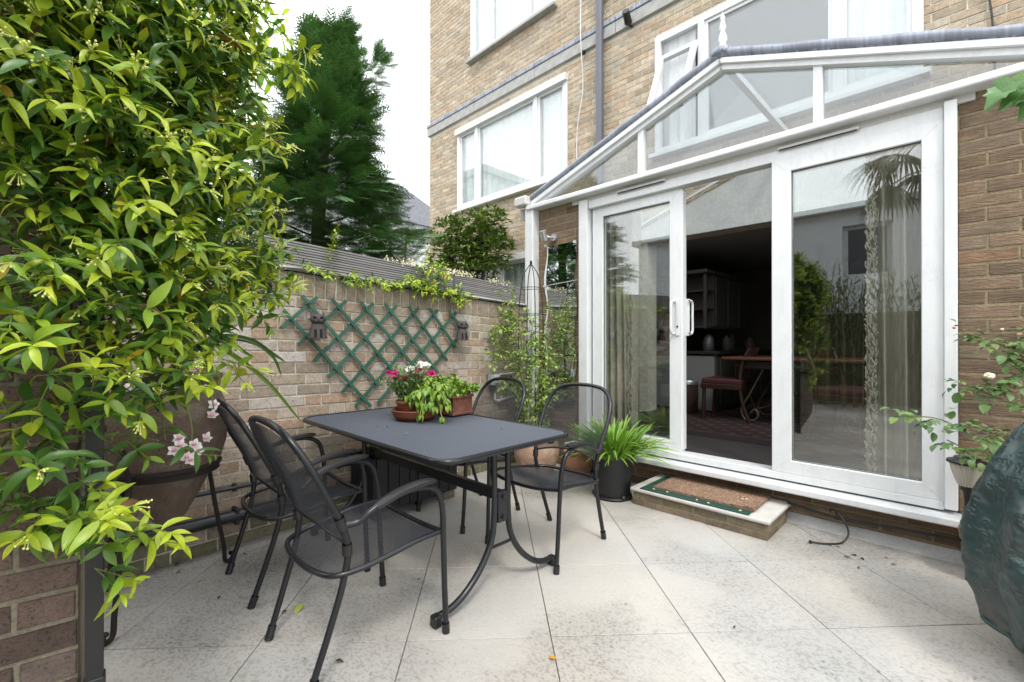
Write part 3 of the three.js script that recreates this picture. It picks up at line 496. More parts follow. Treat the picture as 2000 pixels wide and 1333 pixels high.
// ---------------------------------------------------------------- expanded metal mesh
// strands run on both diagonals of a flat pattern (p, q) and follow surface(p, q); inside() trims them to the outline
function lattice3(p0, p1, q0, q1, pitchP, pitchQ, inside, surface, half, thick, stepLen) {
  const pos = [], nor = [], idx = []; const slope = pitchQ / pitchP, n = Math.ceil((p1 - p0) / pitchP + (q1 - q0) / pitchQ) + 2;
  const strand = (pts) => {
    if (pts.length < 2) return; const w = pts.map(([p, q]) => surface(p, q));
    for (let i = 0; i < w.length; i++) {
      const d = (w[Math.min(i + 1, w.length - 1)].clone().sub(w[Math.max(i - 1, 0)])).normalize(), [p, q] = pts[i];
      const du = surface(p + 0.002, q).sub(w[i]), dv = surface(p, q + 0.002).sub(w[i]), nn = du.cross(dv).normalize(), s = d.clone().cross(nn).normalize(), b0 = pos.length / 3;
      for (const [a, b] of [[half, 0], [0, thick], [-half, 0], [0, -thick]]) { const v = w[i].clone().addScaledVector(s, a).addScaledVector(nn, b), m = s.clone().multiplyScalar(a / half).addScaledVector(nn, b / thick).normalize(); pos.push(v.x, v.y, v.z); nor.push(m.x, m.y, m.z); }
      if (i) for (let k = 0; k < 4; k++) { const a = b0 - 4 + k, b = b0 - 4 + (k + 1) % 4, c = b0 + k, e = b0 + (k + 1) % 4; idx.push(a, c, b, b, c, e); }
    }
  };
  for (const dir of [1, -1]) for (let k = -n; k <= 2 * n; k++) {
    const c = p0 + k * pitchP; let run = []; // line p = c + dir * (q - q0) / slope
    const m = Math.max(2, Math.ceil((q1 - q0) / stepLen));
    const pt = (q) => [c + dir * (q - q0) / slope, q], ok = ([p, q]) => p >= p0 && p <= p1 && inside(p, q);
    const edge = (qa, qb) => { for (let k = 0; k < 7; k++) { const qm = (qa + qb) / 2; if (ok(pt(qm))) qa = qm; else qb = qm; } return pt(qa); };   // qa inside, qb outside
    let was = false, ql = q0;
    for (let i = 0; i <= m; i++) { const q = q0 + (q1 - q0) * i / m, is = ok(pt(q)); if (is) { if (!was && i) run.push(edge(q, ql)); run.push(pt(q)); } else if (was) { run.push(edge(ql, q)); strand(run); run = []; } was = is; ql = q; }
    strand(run);
  }
  const g = new THREE.BufferGeometry(); g.setAttribute('position', new THREE.BufferAttribute(new Float32Array(pos), 3)); g.setAttribute('normal', new THREE.BufferAttribute(new Float32Array(nor), 3)); g.setAttribute('uv', new THREE.BufferAttribute(new Float32Array(pos.length / 3 * 2), 2)); g.setIndex(idx); return g;
}
const meshMetal = phys([0.024, 0.026, 0.032], 0.3, { specularIntensity: 0.8 });

// ---------------------------------------------------------------- armchair
function makeChair() {
  const c = thing('garden_chair', '', 'chair');
  const side = (s) => [[s * 0.214, 0.03, -0.272], [s * 0.222, 0.2, -0.215], [s * 0.229, 0.36, -0.168], [s * 0.236, 0.47, -0.154], [s * 0.246, 0.58, -0.184], [s * 0.254, 0.70, -0.243], [s * 0.252, 0.785, -0.287], [s * 0.228, 0.86, -0.327], [s * 0.17, 0.912, -0.355], [s * 0.085, 0.931, -0.366]];
  const arch = [...side(-1), [0, 0.935, -0.368], ...side(1).reverse()];
  part('back_frame', tube(arch, 0.0125, 90, 9), M.powder, c);
  for (const s of [-1, 1]) {
    part('front_leg', tube([[s * 0.262, 0.03, 0.262], [s * 0.266, 0.2, 0.252], [s * 0.27, 0.40, 0.243], [s * 0.275, 0.54, 0.232], [s * 0.279, 0.61, 0.205], [s * 0.281, 0.638, 0.155], [s * 0.282, 0.645, 0.08], [s * 0.28, 0.634, -0.01], [s * 0.274, 0.60, -0.09], [s * 0.262, 0.572, -0.13], [s * 0.246, 0.568, -0.178]], 0.0125, 60, 9), M.powder, c);
    const padPts = []; for (let i = 0; i <= 12; i++) { const t = i / 12, z = 0.17 - t * 0.25; padPts.push([z, 0.66 + 0.008 * Math.sin(t * 3.1) - 0.028 * t * t]); }
    const pg = new THREE.BoxGeometry(0.05, 0.014, 0.26, 4, 1, 14), pp = pg.attributes.position;
    for (let i = 0; i < pp.count; i++) { const t = 0.5 - pp.getZ(i) / 0.26, e = Math.min(1, Math.sqrt(Math.max(0, 1 - Math.pow(Math.abs(2 * t - 1), 6)))); const xr = pp.getX(i) / 0.025; pp.setXYZ(i, pp.getX(i) * (0.55 + 0.45 * e) + s * 0.281, pp.getY(i) * (0.5 + 0.5 * e) - 0.003 * xr * xr + 0.661 + 0.006 * Math.sin(t * 3.1) - 0.045 * t * t, pp.getZ(i) + 0.06); }
    pg.computeVertexNormals(); part('arm_pad', pg, M.blackPlastic, c);
    for (const [a, b] of [[[s * 0.262, 0.0, 0.263], [s * 0.2625, 0.042, 0.26]], [[s * 0.2125, 0.0, -0.281], [s * 0.2165, 0.05, -0.264]]]) part('foot_cap', capTubeFoot(a, b), M.blackPlastic, c);
    part('clamp', tube([[s * 0.2345, 0.455, -0.155], [s * 0.238, 0.495, -0.159]], 0.018, 4, 10), M.blackPlastic, c);
    part('clamp', tube([[s * 0.244, 0.555, -0.175], [s * 0.248, 0.6, -0.192]], 0.018, 4, 10), M.blackPlastic, c);
  }
  // seat: rails dip behind the front legs and loop round the back
  const rail = [[-0.262, 0.432, 0.238], [-0.263, 0.428, 0.12], [-0.26, 0.41, 0.0], [-0.25, 0.394, -0.12], [-0.215, 0.386, -0.2], [-0.12, 0.384, -0.235], [0, 0.383, -0.243], [0.12, 0.384, -0.235], [0.215, 0.386, -0.2], [0.25, 0.394, -0.12], [0.26, 0.41, 0.0], [0.263, 0.428, 0.12], [0.262, 0.432, 0.238]];
  part('seat_frame', tube(rail, 0.0105, 80, 8), M.powder, c);
  part('seat_front_bar', tube([[-0.262, 0.432, 0.238], [-0.14, 0.416, 0.252], [0, 0.410, 0.256], [0.14, 0.416, 0.252], [0.262, 0.432, 0.238]], 0.0105, 24, 8), M.powder, c);
  const seatY = (x, z) => { const t = Math.min(1, Math.max(0, (0.25 - z) / 0.49)); const edge = 0.432 - 0.05 * sm(0.15, 1, t); const f = 1 - (x / 0.262) ** 2; return edge - f * (0.022 * (1 - t) + 0.012 + 0.012 * Math.sin(t * 3.1)); };
  part('seat_mesh', lattice3(-0.26, 0.26, -0.238, 0.25, 0.0108, 0.0078, (x, z) => z < 0.256 - 0.018 * (x / 0.262) ** 2 && Math.abs(x) < 0.259 && (z > -0.1 || (x / 0.257) ** 2 + ((z + 0.1) / 0.142) ** 2 < 1), (x, z) => new THREE.Vector3(x, seatY(x, z), z), 0.00112, 0.0007, 0.012), meshMetal, c);
  // back: hollow curved sheet inside the arch
  const half = (y) => y < 0.70 ? 0.236 + (y - 0.47) * 0.078 : y < 0.785 ? 0.254 - 0.002 * ((y - 0.7) / 0.085) : 0.252 * Math.pow(Math.max(0, 1 - ((y - 0.785) / 0.15) ** 2.3), 0.45);
  const zc = (y) => y < 0.47 ? -0.154 : y < 0.7 ? -0.154 - 0.27 * (y - 0.47) - 0.51 * (y - 0.47) ** 2 : -0.243 - 0.53 * (y - 0.7);
  const low = (x) => 0.50 - 0.035 * (1 - (x / 0.24) ** 2) * -1;
  part('back_mesh', lattice3(-0.248, 0.248, 0.47, 0.932, 0.0108, 0.0078, (x, y) => Math.abs(x) < half(y) - 0.004 && y > low(x), (x, y) => new THREE.Vector3(x, y, zc(y) - 0.028 * (1 - (x / 0.25) ** 2)), 0.00112, 0.0007, 0.012), meshMetal, c);
  part('back_lower_bar', tube(Array.from({ length: 9 }, (_, i) => { const x = -0.24 + 0.06 * i; return [x, low(x), zc(low(x)) - 0.028 * (1 - (x / 0.25) ** 2)]; }), 0.006, 24, 7), M.powder, c);
  return c;
}
function capTubeFoot(a, b) { return merge([tube([a, b], 0.0165, 2, 10), new THREE.SphereGeometry(0.0165, 10, 5).scale(1, 0.35, 1).translate(a[0], a[1] + 0.006, a[2])]); }
const chair0 = makeChair();
const spots = [
  [-1.812, 0.895, Math.PI, 'black mesh armchair beside the other near the jasmine, farther from the brick wall'],
  [-2.53, 0.915, Math.PI - 0.02, 'black mesh armchair between its twin and the brick wall, beside the clay urn'],
  [-1.80, 2.115, 0.03, 'black mesh armchair on the house side of the table before the black plant pot'],
  [-2.53, 2.10, -0.03, 'black mesh garden armchair in the corner by the climbing rose and the grey socket box'],
];
spots.forEach(([a, b, turn, label], i) => { const o = i ? chair0.clone() : chair0; if (i) { o.name = numbered('garden_chair'); scene.add(o); } o.position.copy(V(a, 0.001, b)); o.rotation.set(0, turn, 0); o.userData = { label, category: 'chair', group: 'mesh armchairs around the table' }; });

// ---------------------------------------------------------------- table
const TABLE_Y = 0.735;
{
  const x0 = -3.03, x1 = -1.5, b0 = 1.105, b1 = 1.965, cx = (x0 + x1) / 2, cb = (b0 + b1) / 2, hw = (x1 - x0) / 2, hd = (b1 - b0) / 2;
  const t = thing('garden_table', 'anthracite mesh top garden table with rounded corners, set with potted plants', 'table', V(cx, 0, cb));
  const r = 0.09, inside = (x, z, m = 0.006) => { const ax = Math.abs(x) - (hw - r), az = Math.abs(z) - (hd - r); return ax > 0 && az > 0 ? ax * ax + az * az < (r - m) ** 2 : ax < r - m && az < r - m; };
  part('top_mesh', lattice3(-hw, hw, -hd, hd, 0.0088, 0.0064, inside, (x, z) => new THREE.Vector3(x, TABLE_Y - 0.004, z), 0.0017, 0.0010, 0.03), phys([0.062, 0.071, 0.09], 0.34, { specularIntensity: 1 }), t);
  const rim = []; for (let q = 0; q < 4; q++) for (let i = 0; i <= 8; i++) { const a = (q * 8 + i) / 32 * Math.PI * 2, sx = q === 0 || q === 3 ? 1 : -1, sz = q < 2 ? 1 : -1; rim.push([sx * (hw - r) + Math.cos(a) * r, TABLE_Y - 0.011, sz * (hd - r) + Math.sin(a) * r]); }
  const rg = tube(rim, 0.0135, 220, 8, true); part('rim', rg, M.powder, t);
    for (const z of [-0.28, 0.28]) part('support_bar', beam([-hw + 0.02, TABLE_Y - 0.03, z], [hw - 0.02, TABLE_Y - 0.03, z], 0.03, 0.022), M.powder, t);
  for (const s of [-1, 1]) {
    const lx = s * (hw - 0.11);
    for (const d of [-1, 1]) {
      part('leg', tube([[lx, TABLE_Y - 0.03, d * 0.048], [lx, 0.55, d * 0.046], [lx, 0.40, d * 0.046], [lx, 0.28, d * 0.062], [lx, 0.17, d * 0.125], [lx, 0.085, d * 0.22], [lx, 0.048, d * 0.30], [lx, 0.04, d * 0.375]], 0.0155, 50, 10), M.powder, t);
      part('foot', rbox(0.045, 0.05, 0.04, lx, 0.026, d * 0.385, 0.01, 2), M.blackPlastic, t);
    }
    const br = part('bracket', rbox(0.03, 0.15, 0.062, lx, 0.42, 0, 0.005), M.powder, t);
    for (const y of [0.37, 0.47]) part('bolt', new THREE.CylinderGeometry(0.011, 0.011, 0.012, 8).rotateZ(Math.PI / 2).translate(lx + 0.02, y, 0), M.blackPlastic, br);
    part('cross_rod', bar([lx, 0.235, -0.085], [lx, 0.235, 0.085], 0.008), M.powder, t);
  }
  part('stretcher', beam([-hw + 0.11, 0.47, 0], [hw - 0.11, 0.47, 0], 0.026, 0.052), M.powder, t);
}

// ---------------------------------------------------------------- trellis, lanterns and fittings on the garden wall
const wallInv = new THREE.Matrix4().makeRotationY(WALL_TURN).setPosition(WALL_AT).invert();
function wallSpot(px, py) { // where a line of sight meets the garden wall: distance along it and height
  const o = new THREE.Vector3(0, EYE, 0).applyMatrix4(wallInv), d = at(px, py, 1).applyMatrix4(wallInv).sub(o), t = (0.03 - o.z) / d.z; return [o.x + d.x * t, o.y + d.y * t];
}
{
  const t = thing('trellis', 'green wooden fan trellis screwed to the brick garden wall', 'trellis', WALL_AT, WALL_TURN);
  const greens = [[0.035, 0.155, 0.095], [0.042, 0.175, 0.11], [0.03, 0.135, 0.085]].map((c) => std(c, 0.6, { map: rep(T.wood, 0.5, 0.1), bumpMap: rep(T.wood, 0.5, 0.1), bumpScale: 0.0008 }));
  const zp = (x, y) => wallSpot(500 + x / 4.992, 540 + y / 4.992);
  const lath = (A, B, z, i) => { const a = zp(...A), b = zp(...B); part('lath', beam([a[0], a[1], z], [b[0], b[1], z], 0.0215, 0.010, new THREE.Vector3(0, 0, 1)), greens[i % 3], t); };
  [[[265, 330], [1115, 1270]], [[445, 190], [1195, 1065]], [[735, 220], [1400, 1005]], [[1015, 250], [1560, 905]], [[1260, 275], [1772, 942]], [[1485, 295], [1862, 822]], [[1690, 315], [1945, 695]], [[1880, 340], [2052, 580]]].forEach(([a, b], i) => lath(a, b, 0.034, i));
  [[[250, 500], [600, 205]], [[415, 670], [885, 240]], [[570, 830], [1150, 265]], [[710, 985], [1375, 290]], [[850, 1130], [1590, 310]], [[975, 1270], [1780, 330]], [[1190, 1240], [1960, 350]], [[1690, 935], [2075, 480]]].forEach(([a, b], i) => lath(a, b, 0.0215, i + 1));
  for (const [x, y] of [[345, 425], [505, 265], [1055, 305], [1100, 900], [1640, 500]]) { const p = zp(x, y); part('screw', new THREE.CylinderGeometry(0.005, 0.005, 0.006, 8).rotateX(Math.PI / 2).translate(p[0], p[1], 0.042), M.iron, t); }
}
{
  const clay = std([0.085, 0.07, 0.068], 0.62, { map: rep(T.clay, 0.1), bumpMap: rep(T.grainBump, 0.05), bumpScale: 0.0015 }), hole = std([0.006, 0.006, 0.006], 1);
  const make = (px, py, label, k, turn) => {
    const [s, y] = wallSpot(px, py), o = thing('cat_lantern', label, 'lantern', onWall(s, y, 0.1), WALL_TURN + turn, 'clay cat lanterns on the trellis');
    const body = lathe([[0.058, 0.0], [0.061, 0.004], [0.054, 0.03], [0.046, 0.07], [0.038, 0.098], [0.030, 0.104], [0.026, 0.1], [0.04, 0.06], [0.05, 0.0]], 28).scale(k, k, k * 0.9);
    part('body', body, clay, o);
    const hd = part('head', new THREE.SphereGeometry(0.045, 24, 16).scale(1.1, 0.84, 0.95).translate(0, 0.128, 0.006).scale(k, k, k), clay, o);
    for (const q of [-1, 1]) {
      part('ear', new THREE.ConeGeometry(0.014, 0.028, 8).rotateZ(-q * 0.35).translate(q * 0.034, 0.164, 0.002).scale(k, k, k), clay, hd);
      part('eye', new THREE.SphereGeometry(0.0105, 12, 8).scale(1.25, 0.72, 0.5).rotateZ(q * 0.35).translate(q * 0.02, 0.138, 0.0445).scale(k, k, k), hole, hd);
      part('leg_opening', new THREE.CapsuleGeometry(0.009, 0.042, 4, 10).scale(1, 1, 0.35).rotateX(-0.2).translate(q * 0.016, 0.034, 0.046).scale(k, k, k), hole, o);
      part('cheek', new THREE.SphereGeometry(0.015, 12, 8).scale(1.1, 0.8, 0.6).translate(q * 0.011, 0.118, 0.041).scale(k, k, k), clay, hd);
    }
    part('nose', new THREE.SphereGeometry(0.007, 8, 6).translate(0, 0.127, 0.049).scale(k, k, k), clay, hd);
    part('hanging_wire', tube([[-0.04, 0.16, 0], [-0.055, 0.2, -0.02], [-0.04, 0.235, -0.05], [0, 0.235, -0.06], [0.03, 0.2, -0.04], [0.03, 0.165, 0]].map(([x, yy, z]) => [x * k, yy * k, z * k]), 0.0016, 30, 5), M.iron, o);
  };
  make(611, 662, 'dark clay cat lantern hanging near the jasmine end of the trellis', 1.0, -0.35);
  make(892, 665, 'dark clay cat lantern hanging at the house end of the trellis', 1.0, -0.3);
}
{ // socket box, conduit, tap pipe
  const [s, y] = wallSpot(962, 742), b = thing('socket_box', 'grey weatherproof socket box with a white cable on the garden wall', 'socket', onWall(s, y, 0.0), WALL_TURN);
  const grey = std([0.42, 0.46, 0.49], 0.5);
  part('box', rbox(0.095, 0.10, 0.07, 0, 0, 0.042, 0.01, 2), grey, b); part('lid', rbox(0.083, 0.088, 0.012, 0, 0, 0.082, 0.004), grey, b); part('latch', box(0.04, 0.006, 0.004, 0, -0.034, 0.09), M.blackPlastic, b);
  part('cable', tube([[0.045, 0.0, 0.04], [0.07, 0.03, 0.03], [0.12, 0.045, 0.02], [0.24, 0.045, 0.02], [0.33, 0.055, 0.02]], 0.009, 30, 7), M.upvc, b);
  part('plug', rbox(0.055, 0.05, 0.05, -0.01, -0.085, 0.04, 0.012, 2), M.blackPlastic, b);
  part('clip', tube([[0.2, -0.08, 0.02], [0.23, -0.06, 0.05], [0.27, 0.02, 0.03]], 0.012, 12, 6), M.blackPlastic, b);
  const [s2, y2] = wallSpot(975, 780), w = thing('water_pipe', 'short white water pipe with a bend, on the wall behind the corner chair', 'pipe', onWall(s2, y2, 0), WALL_TURN);
  part('pipe', tube([[-0.06, 0.06, 0.03], [-0.055, 0.0, 0.03], [-0.03, -0.012, 0.03], [0.1, 0.0, 0.03], [0.34, 0.03, 0.03]], 0.012, 24, 8), M.upvc, w);
  for (const x of [0.04, 0.22]) part('clip', rbox(0.014, 0.035, 0.03, x, 0.01, 0.02), M.upvc, w);
  for (const [i, [y0, y1, r, z]] of [[0.195, 0.185, 0.034, 0.045], [0.36, 0.345, 0.012, 0.025]].entries()) {
    const p = thing('wall_pipe', ['thick black pipe running along the foot of the garden wall', 'thin black cable pipe clipped to the garden wall above the thick one'][i], 'pipe', WALL_AT, WALL_TURN);
    part('pipe', tube([[-0.6, y0, z], [0.6, (y0 + y1) / 2 + 0.002, z], [1.7, y1, z]], r, 20, 10), std([0.022, 0.023, 0.026], 0.4, { map: rep(T.clay, 0.2) }), p);
    for (const x of [0.2, 0.75, 1.4]) part('clip', rbox(0.02, r * 2.2 + 0.02, r + z, x, (y0 + y1) / 2, (r + z) / 2 - 0.005, 0.003), M.blackPlastic, p);
  }
}
{ // mirror and lamp on the pier
  const m = thing('garden_mirror', 'frameless wavy edged mirror on the brick pier reflecting the conifer', 'mirror', V(0, 0, FRONT));
  const P = [], n = 48, wave = (y) => 0.013 * Math.sin((y - 0.35) * 11.5);
  for (let i = 0; i <= n; i++) { const y = 0.62 + 1.57 * i / n; P.push([-2.662 + wave(y), y]); }
  for (let i = n; i >= 0; i--) { const y = 0.62 + 1.57 * i / n; P.push([-3.02 + wave(y), y]); }
  part('glass', slab(P, 0.005, [], 0).translate(0, 0, 0.02), std([0.78, 0.82, 0.82], 0.01, { metalness: 1 }), m);
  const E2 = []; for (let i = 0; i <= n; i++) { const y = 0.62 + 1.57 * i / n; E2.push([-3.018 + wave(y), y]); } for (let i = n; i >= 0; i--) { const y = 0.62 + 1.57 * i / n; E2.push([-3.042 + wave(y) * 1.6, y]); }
  part('painted_bevel_glint', slab(E2, 0.02).translate(0, 0, 0.004), M.upvc, m);  // plain white strip painted in for sky reflected along the bevelled edge
  for (const [x, y] of [[-2.67, 2.185], [-3.04, 2.2], [-3.05, 1.79]]) part('clip', rbox(0.025, 0.025, 0.014, x, y, 0.03, 0.003), M.upvcOld, m);
  part('support_wire', tube([[-3.06, 1.79, 0.03], [-2.9, 1.80, 0.034], [-2.64, 1.815, 0.03]], 0.0035, 12, 5), std([0.5, 0.5, 0.5], 0.4, { metalness: 0.7 }), m);
  const l = thing('wall_spotlight', 'small silver spotlight above the mirror on the brick pier', 'lamp', V(-2.955, 2.27, FRONT));
  const alu = std([0.55, 0.56, 0.57], 0.35, { metalness: 0.8 });
  part('wall_plate', new THREE.CylinderGeometry(0.038, 0.038, 0.03, 20).rotateX(Math.PI / 2).translate(0.02, 0, 0.018), alu, l);
  part('arm', tube([[0.02, 0, 0.03], [0.0, 0.0, 0.07], [-0.02, 0.01, 0.09]], 0.012, 8, 8), alu, l);
  const cy = part('head', new THREE.CylinderGeometry(0.034, 0.034, 0.1, 20).rotateX(0.5).rotateZ(-0.15).translate(-0.035, 0.015, 0.11), alu, l);
  part('lens', new THREE.CylinderGeometry(0.028, 0.028, 0.006, 20).rotateX(0.5).rotateZ(-0.15).translate(-0.042, -0.032, 0.086), M.blackPlastic, cy);
}
{ // step and doormat
  const s = thing('door_step', 'low brick step with a pale stone top under the doors', 'step', V(-1.325, 0, 3.30));
  const tones = vary([0.26, 0.2, 0.13], [[1], [0.8], [1.15], [0.9, 1, 1.05, 0.85]]), lst = [];
  const rows = bond(-0.46, 0.46, 0, 0.10, 0.05, [0.225], 0.01, [], 4, { shift: [0.1, 0.02] });
  const side = bond(-0.22, 0.22, 0, 0.10, 0.05, [0.225], 0.01, [], 4, { shift: [0, 0.11] });
  part('core', box(0.916, 0.102, 0.44, 0, 0.05, 0), mortarMat([0.27, 0.24, 0.17]), s);
  for (const b of rows) { const m = part('brick', maker(b.w, b.h, 0.03), stockMat(tones[b.tone]), s); m.position.set(b.x, b.y, 0.2225); }
  for (const b of side) { const m = part('brick', maker(b.w, b.h, 0.03), stockMat(tones[b.tone]), s); m.position.set(0.4605, b.y, -b.x); m.rotation.y = Math.PI / 2; }
  part('stone_top', rbox(0.955, 0.025, 0.485, 0, 0.1145, 0, 0.01, 2), std([0.60, 0.58, 0.54], 0.75, { map: rep(T.grain, 0.4), bumpMap: rep(T.slateBump, 0.4), bumpScale: 0.001 }), s);
  const mat = thing('doormat', 'brown bristle doormat with a dark green border, lying on the door step', 'doormat', V(-1.33, 0.1275, 3.315), 0.012);
  part('border', rbox(0.75, 0.008, 0.43, -0.02, 0.004, 0.03, 0.003), std([0.012, 0.05, 0.036], 0.55), mat);
  const bm = tex(256, 256, (u, v) => { const k = 0.55 + 0.6 * (fbm(u, v, 60, 2) - 0.2), q = fbm(u, v, 5, 3); return [k * (0.84 + 0.06 * q), k * 0.72, k * 0.60]; });
  const pg = new THREE.BoxGeometry(0.69, 0.012, 0.37, 130, 1, 66), pp = pg.attributes.position; for (let i = 0; i < pp.count; i++) if (pp.getY(i) > 0) { const e = 1 - sm(0.30, 0.33, Math.abs(pp.getX(i))); pp.setY(i, pp.getY(i) + rr(-0.003, 0.004) * e + 0.012 * sm(0.22, 0.33, pp.getX(i)) * sm(0.05, 0.16, pp.getZ(i))); } pg.computeVertexNormals();
  part('bristles', worldUV(pg.translate(0.02, 0.014, -0.015)), std([0.55, 0.52, 0.5], 1, { map: rep(bm, 0.35) }), mat);
  const bits = [[0.25, 0.02], [0.27, 0.0], [-0.2, 0.2], [-0.3, 0.21], [0.3, 0.215], [0.02, 0.215], [0.1, 0.22]];
  bits.forEach(([x, z], i) => { const l = part('petal_scrap', new THREE.SphereGeometry(0.011, 6, 4).scale(1, 0.25, 0.7).rotateY(i).translate(-1.33 + x, 0.1275 + (z > 0.15 ? 0.012 : 0.026), -3.315 + z), std([0.66, 0.55, 0.36], 0.9), scene); tag(l, z > 0.15 ? 'pale dry petal lying on the green doormat border' : 'dry curled petal lying on the brown doormat bristles', 'petal', 'petals on the doormat'); });
}
{ // hose / cable by the plinth
  const h = thing('black_cable', 'loose black cable running along the plinth with a looped end on the paving', 'cable', null);
  part('run', tube([V(-0.86, 0.135, 3.50), V(-0.6, 0.11, 3.49), V(-0.35, 0.12, 3.5), V(0.0, 0.135, 3.50), V(0.5, 0.15, 3.5)], 0.008, 40, 6), M.blackPlastic, h);
  part('loop', tube([V(-0.62, 0.14, 3.49), V(-0.6, 0.165, 3.46), V(-0.54, 0.13, 3.42), V(-0.51, 0.06, 3.40), V(-0.53, 0.012, 3.36), V(-0.60, 0.008, 3.27), V(-0.67, 0.01, 3.23)], 0.0055, 40, 6), M.blackPlastic, h);
  part('end_plug', new THREE.SphereGeometry(0.01, 8, 6).translate(-0.672, 0.011, -3.228), M.blackPlastic, h);
}
{ // covered barbecue: crumpled green sheet gathered over a domed body, black skirt and stand below
  const c = V(0.40, 0, 2.60), b = thing('covered_barbecue', 'barbecue under a crumpled shiny dark green cover, beside the rose', 'barbecue', c);
  const nu = 220, nv = 160, pos = [], uv = [], idx = [];
  const prof = (t) => t < 0.18 ? 0.02 + 0.2 * t / 0.18 : t < 0.72 ? 0.22 + 0.17 * Math.sin((t - 0.18) / 0.54 * 1.57) : 0.39 - 0.06 * ((t - 0.72) / 0.28) ** 1.5;
  for (let j = 0; j <= nv; j++) for (let i = 0; i <= nu; i++) {
    const t = j / nv, a = i / nu * Math.PI * 2, u = i / nu, cr = fbm(u, t * 0.5 + 0.1, 8, 3, 6), ridge = 1 - Math.abs(2 * fbm(u, t * 0.55, 14, 4, 7) - 1);
    const fold = (0.022 * Math.sin(a * 7 + 2.2 * Math.sin(a * 2) + 1.5 * t) + 0.010 * Math.sin(a * 13 + 3 * Math.sin(a * 3 + 1) - t)) * sm(0.15, 0.85, t) + 0.005 * Math.sin(a * 29 + 5 * cr + 3 * t) * sm(0.55, 1, t);
    const r = prof(t) * (1 + 0.05 * Math.cos(2 * a + 0.6)) + (0.012 * (ridge - 0.6) + 0.013 * Math.pow(ridge, 4)) * sm(0.0, 0.15, t) + fold, y = (t < 0.18 ? 0.955 - 0.03 * (t / 0.18) ** 2 : 0.925 - 0.765 * (t - 0.18) / 0.82) + 0.016 * (ridge - 0.5) * sm(0, 0.2, t) - 0.02 * Math.sin(a * 3 + 1) * sm(0.7, 1, t);
    pos.push(Math.cos(a) * r, y, Math.sin(a) * r); uv.push(u * 2.2, t);
  }
  for (let j = 0; j < nv; j++) for (let i = 0; i < nu; i++) { const p = j * (nu + 1) + i, q = p + nu + 1; idx.push(p, p + 1, q, p + 1, q + 1, q); }
  const g = new THREE.BufferGeometry(); g.setAttribute('position', new THREE.BufferAttribute(new Float32Array(pos), 3)); g.setAttribute('uv', new THREE.BufferAttribute(new Float32Array(uv), 2)); g.setIndex(idx); g.computeVertexNormals();
  const cb = tex(512, 512, (u, v) => { const k = 1 - Math.abs(2 * fbm(u, v, 10, 4) - 1), s = fbm(u, v, 40, 2), w = 0.7 * k + 0.3 * s; return [w, w, w]; }, false);
  const cm = tex(512, 512, (u, v) => { const dust = sm(0.48, 0.72, fbm(u, v, 9, 5, 4)) * (0.4 + 0.6 * fbm(u, v, 90, 2, 20)), k = 0.85 + 0.3 * (fbm(u, v, 30, 3) - 0.5); return [0.13 * k + 0.16 * dust, 0.235 * k + 0.06 * dust, 0.235 * k + 0.05 * dust]; });
  part('cover', g, phys([1, 1, 1], 0.42, { bumpMap: rep(cb, 0.4), bumpScale: 0.012, clearcoat: 0.25, clearcoatRoughness: 0.3, map: cm }), b);
  const hem = []; for (let i = 0; i < nu; i += 4) { const k = (nv * (nu + 1) + i) * 3; hem.push([pos[k], pos[k + 1], pos[k + 2]]); }
  part('drawcord_hem', tube(hem, 0.008, 160, 6, true), std([0.02, 0.05, 0.048], 0.6), b);
  part('bowl', lathe([[0.0, 0.05], [0.2, 0.06], [0.29, 0.09], [0.325, 0.15], [0.32, 0.3]], 30), M.blackPlastic, b);
  for (let i = 0; i < 3; i++) { const a = i * 2.1 + 0.6; part('leg', bar([Math.cos(a) * 0.2, 0.1, Math.sin(a) * 0.2], [Math.cos(a) * 0.22, 0, Math.sin(a) * 0.22], 0.014), M.iron, b); }
}
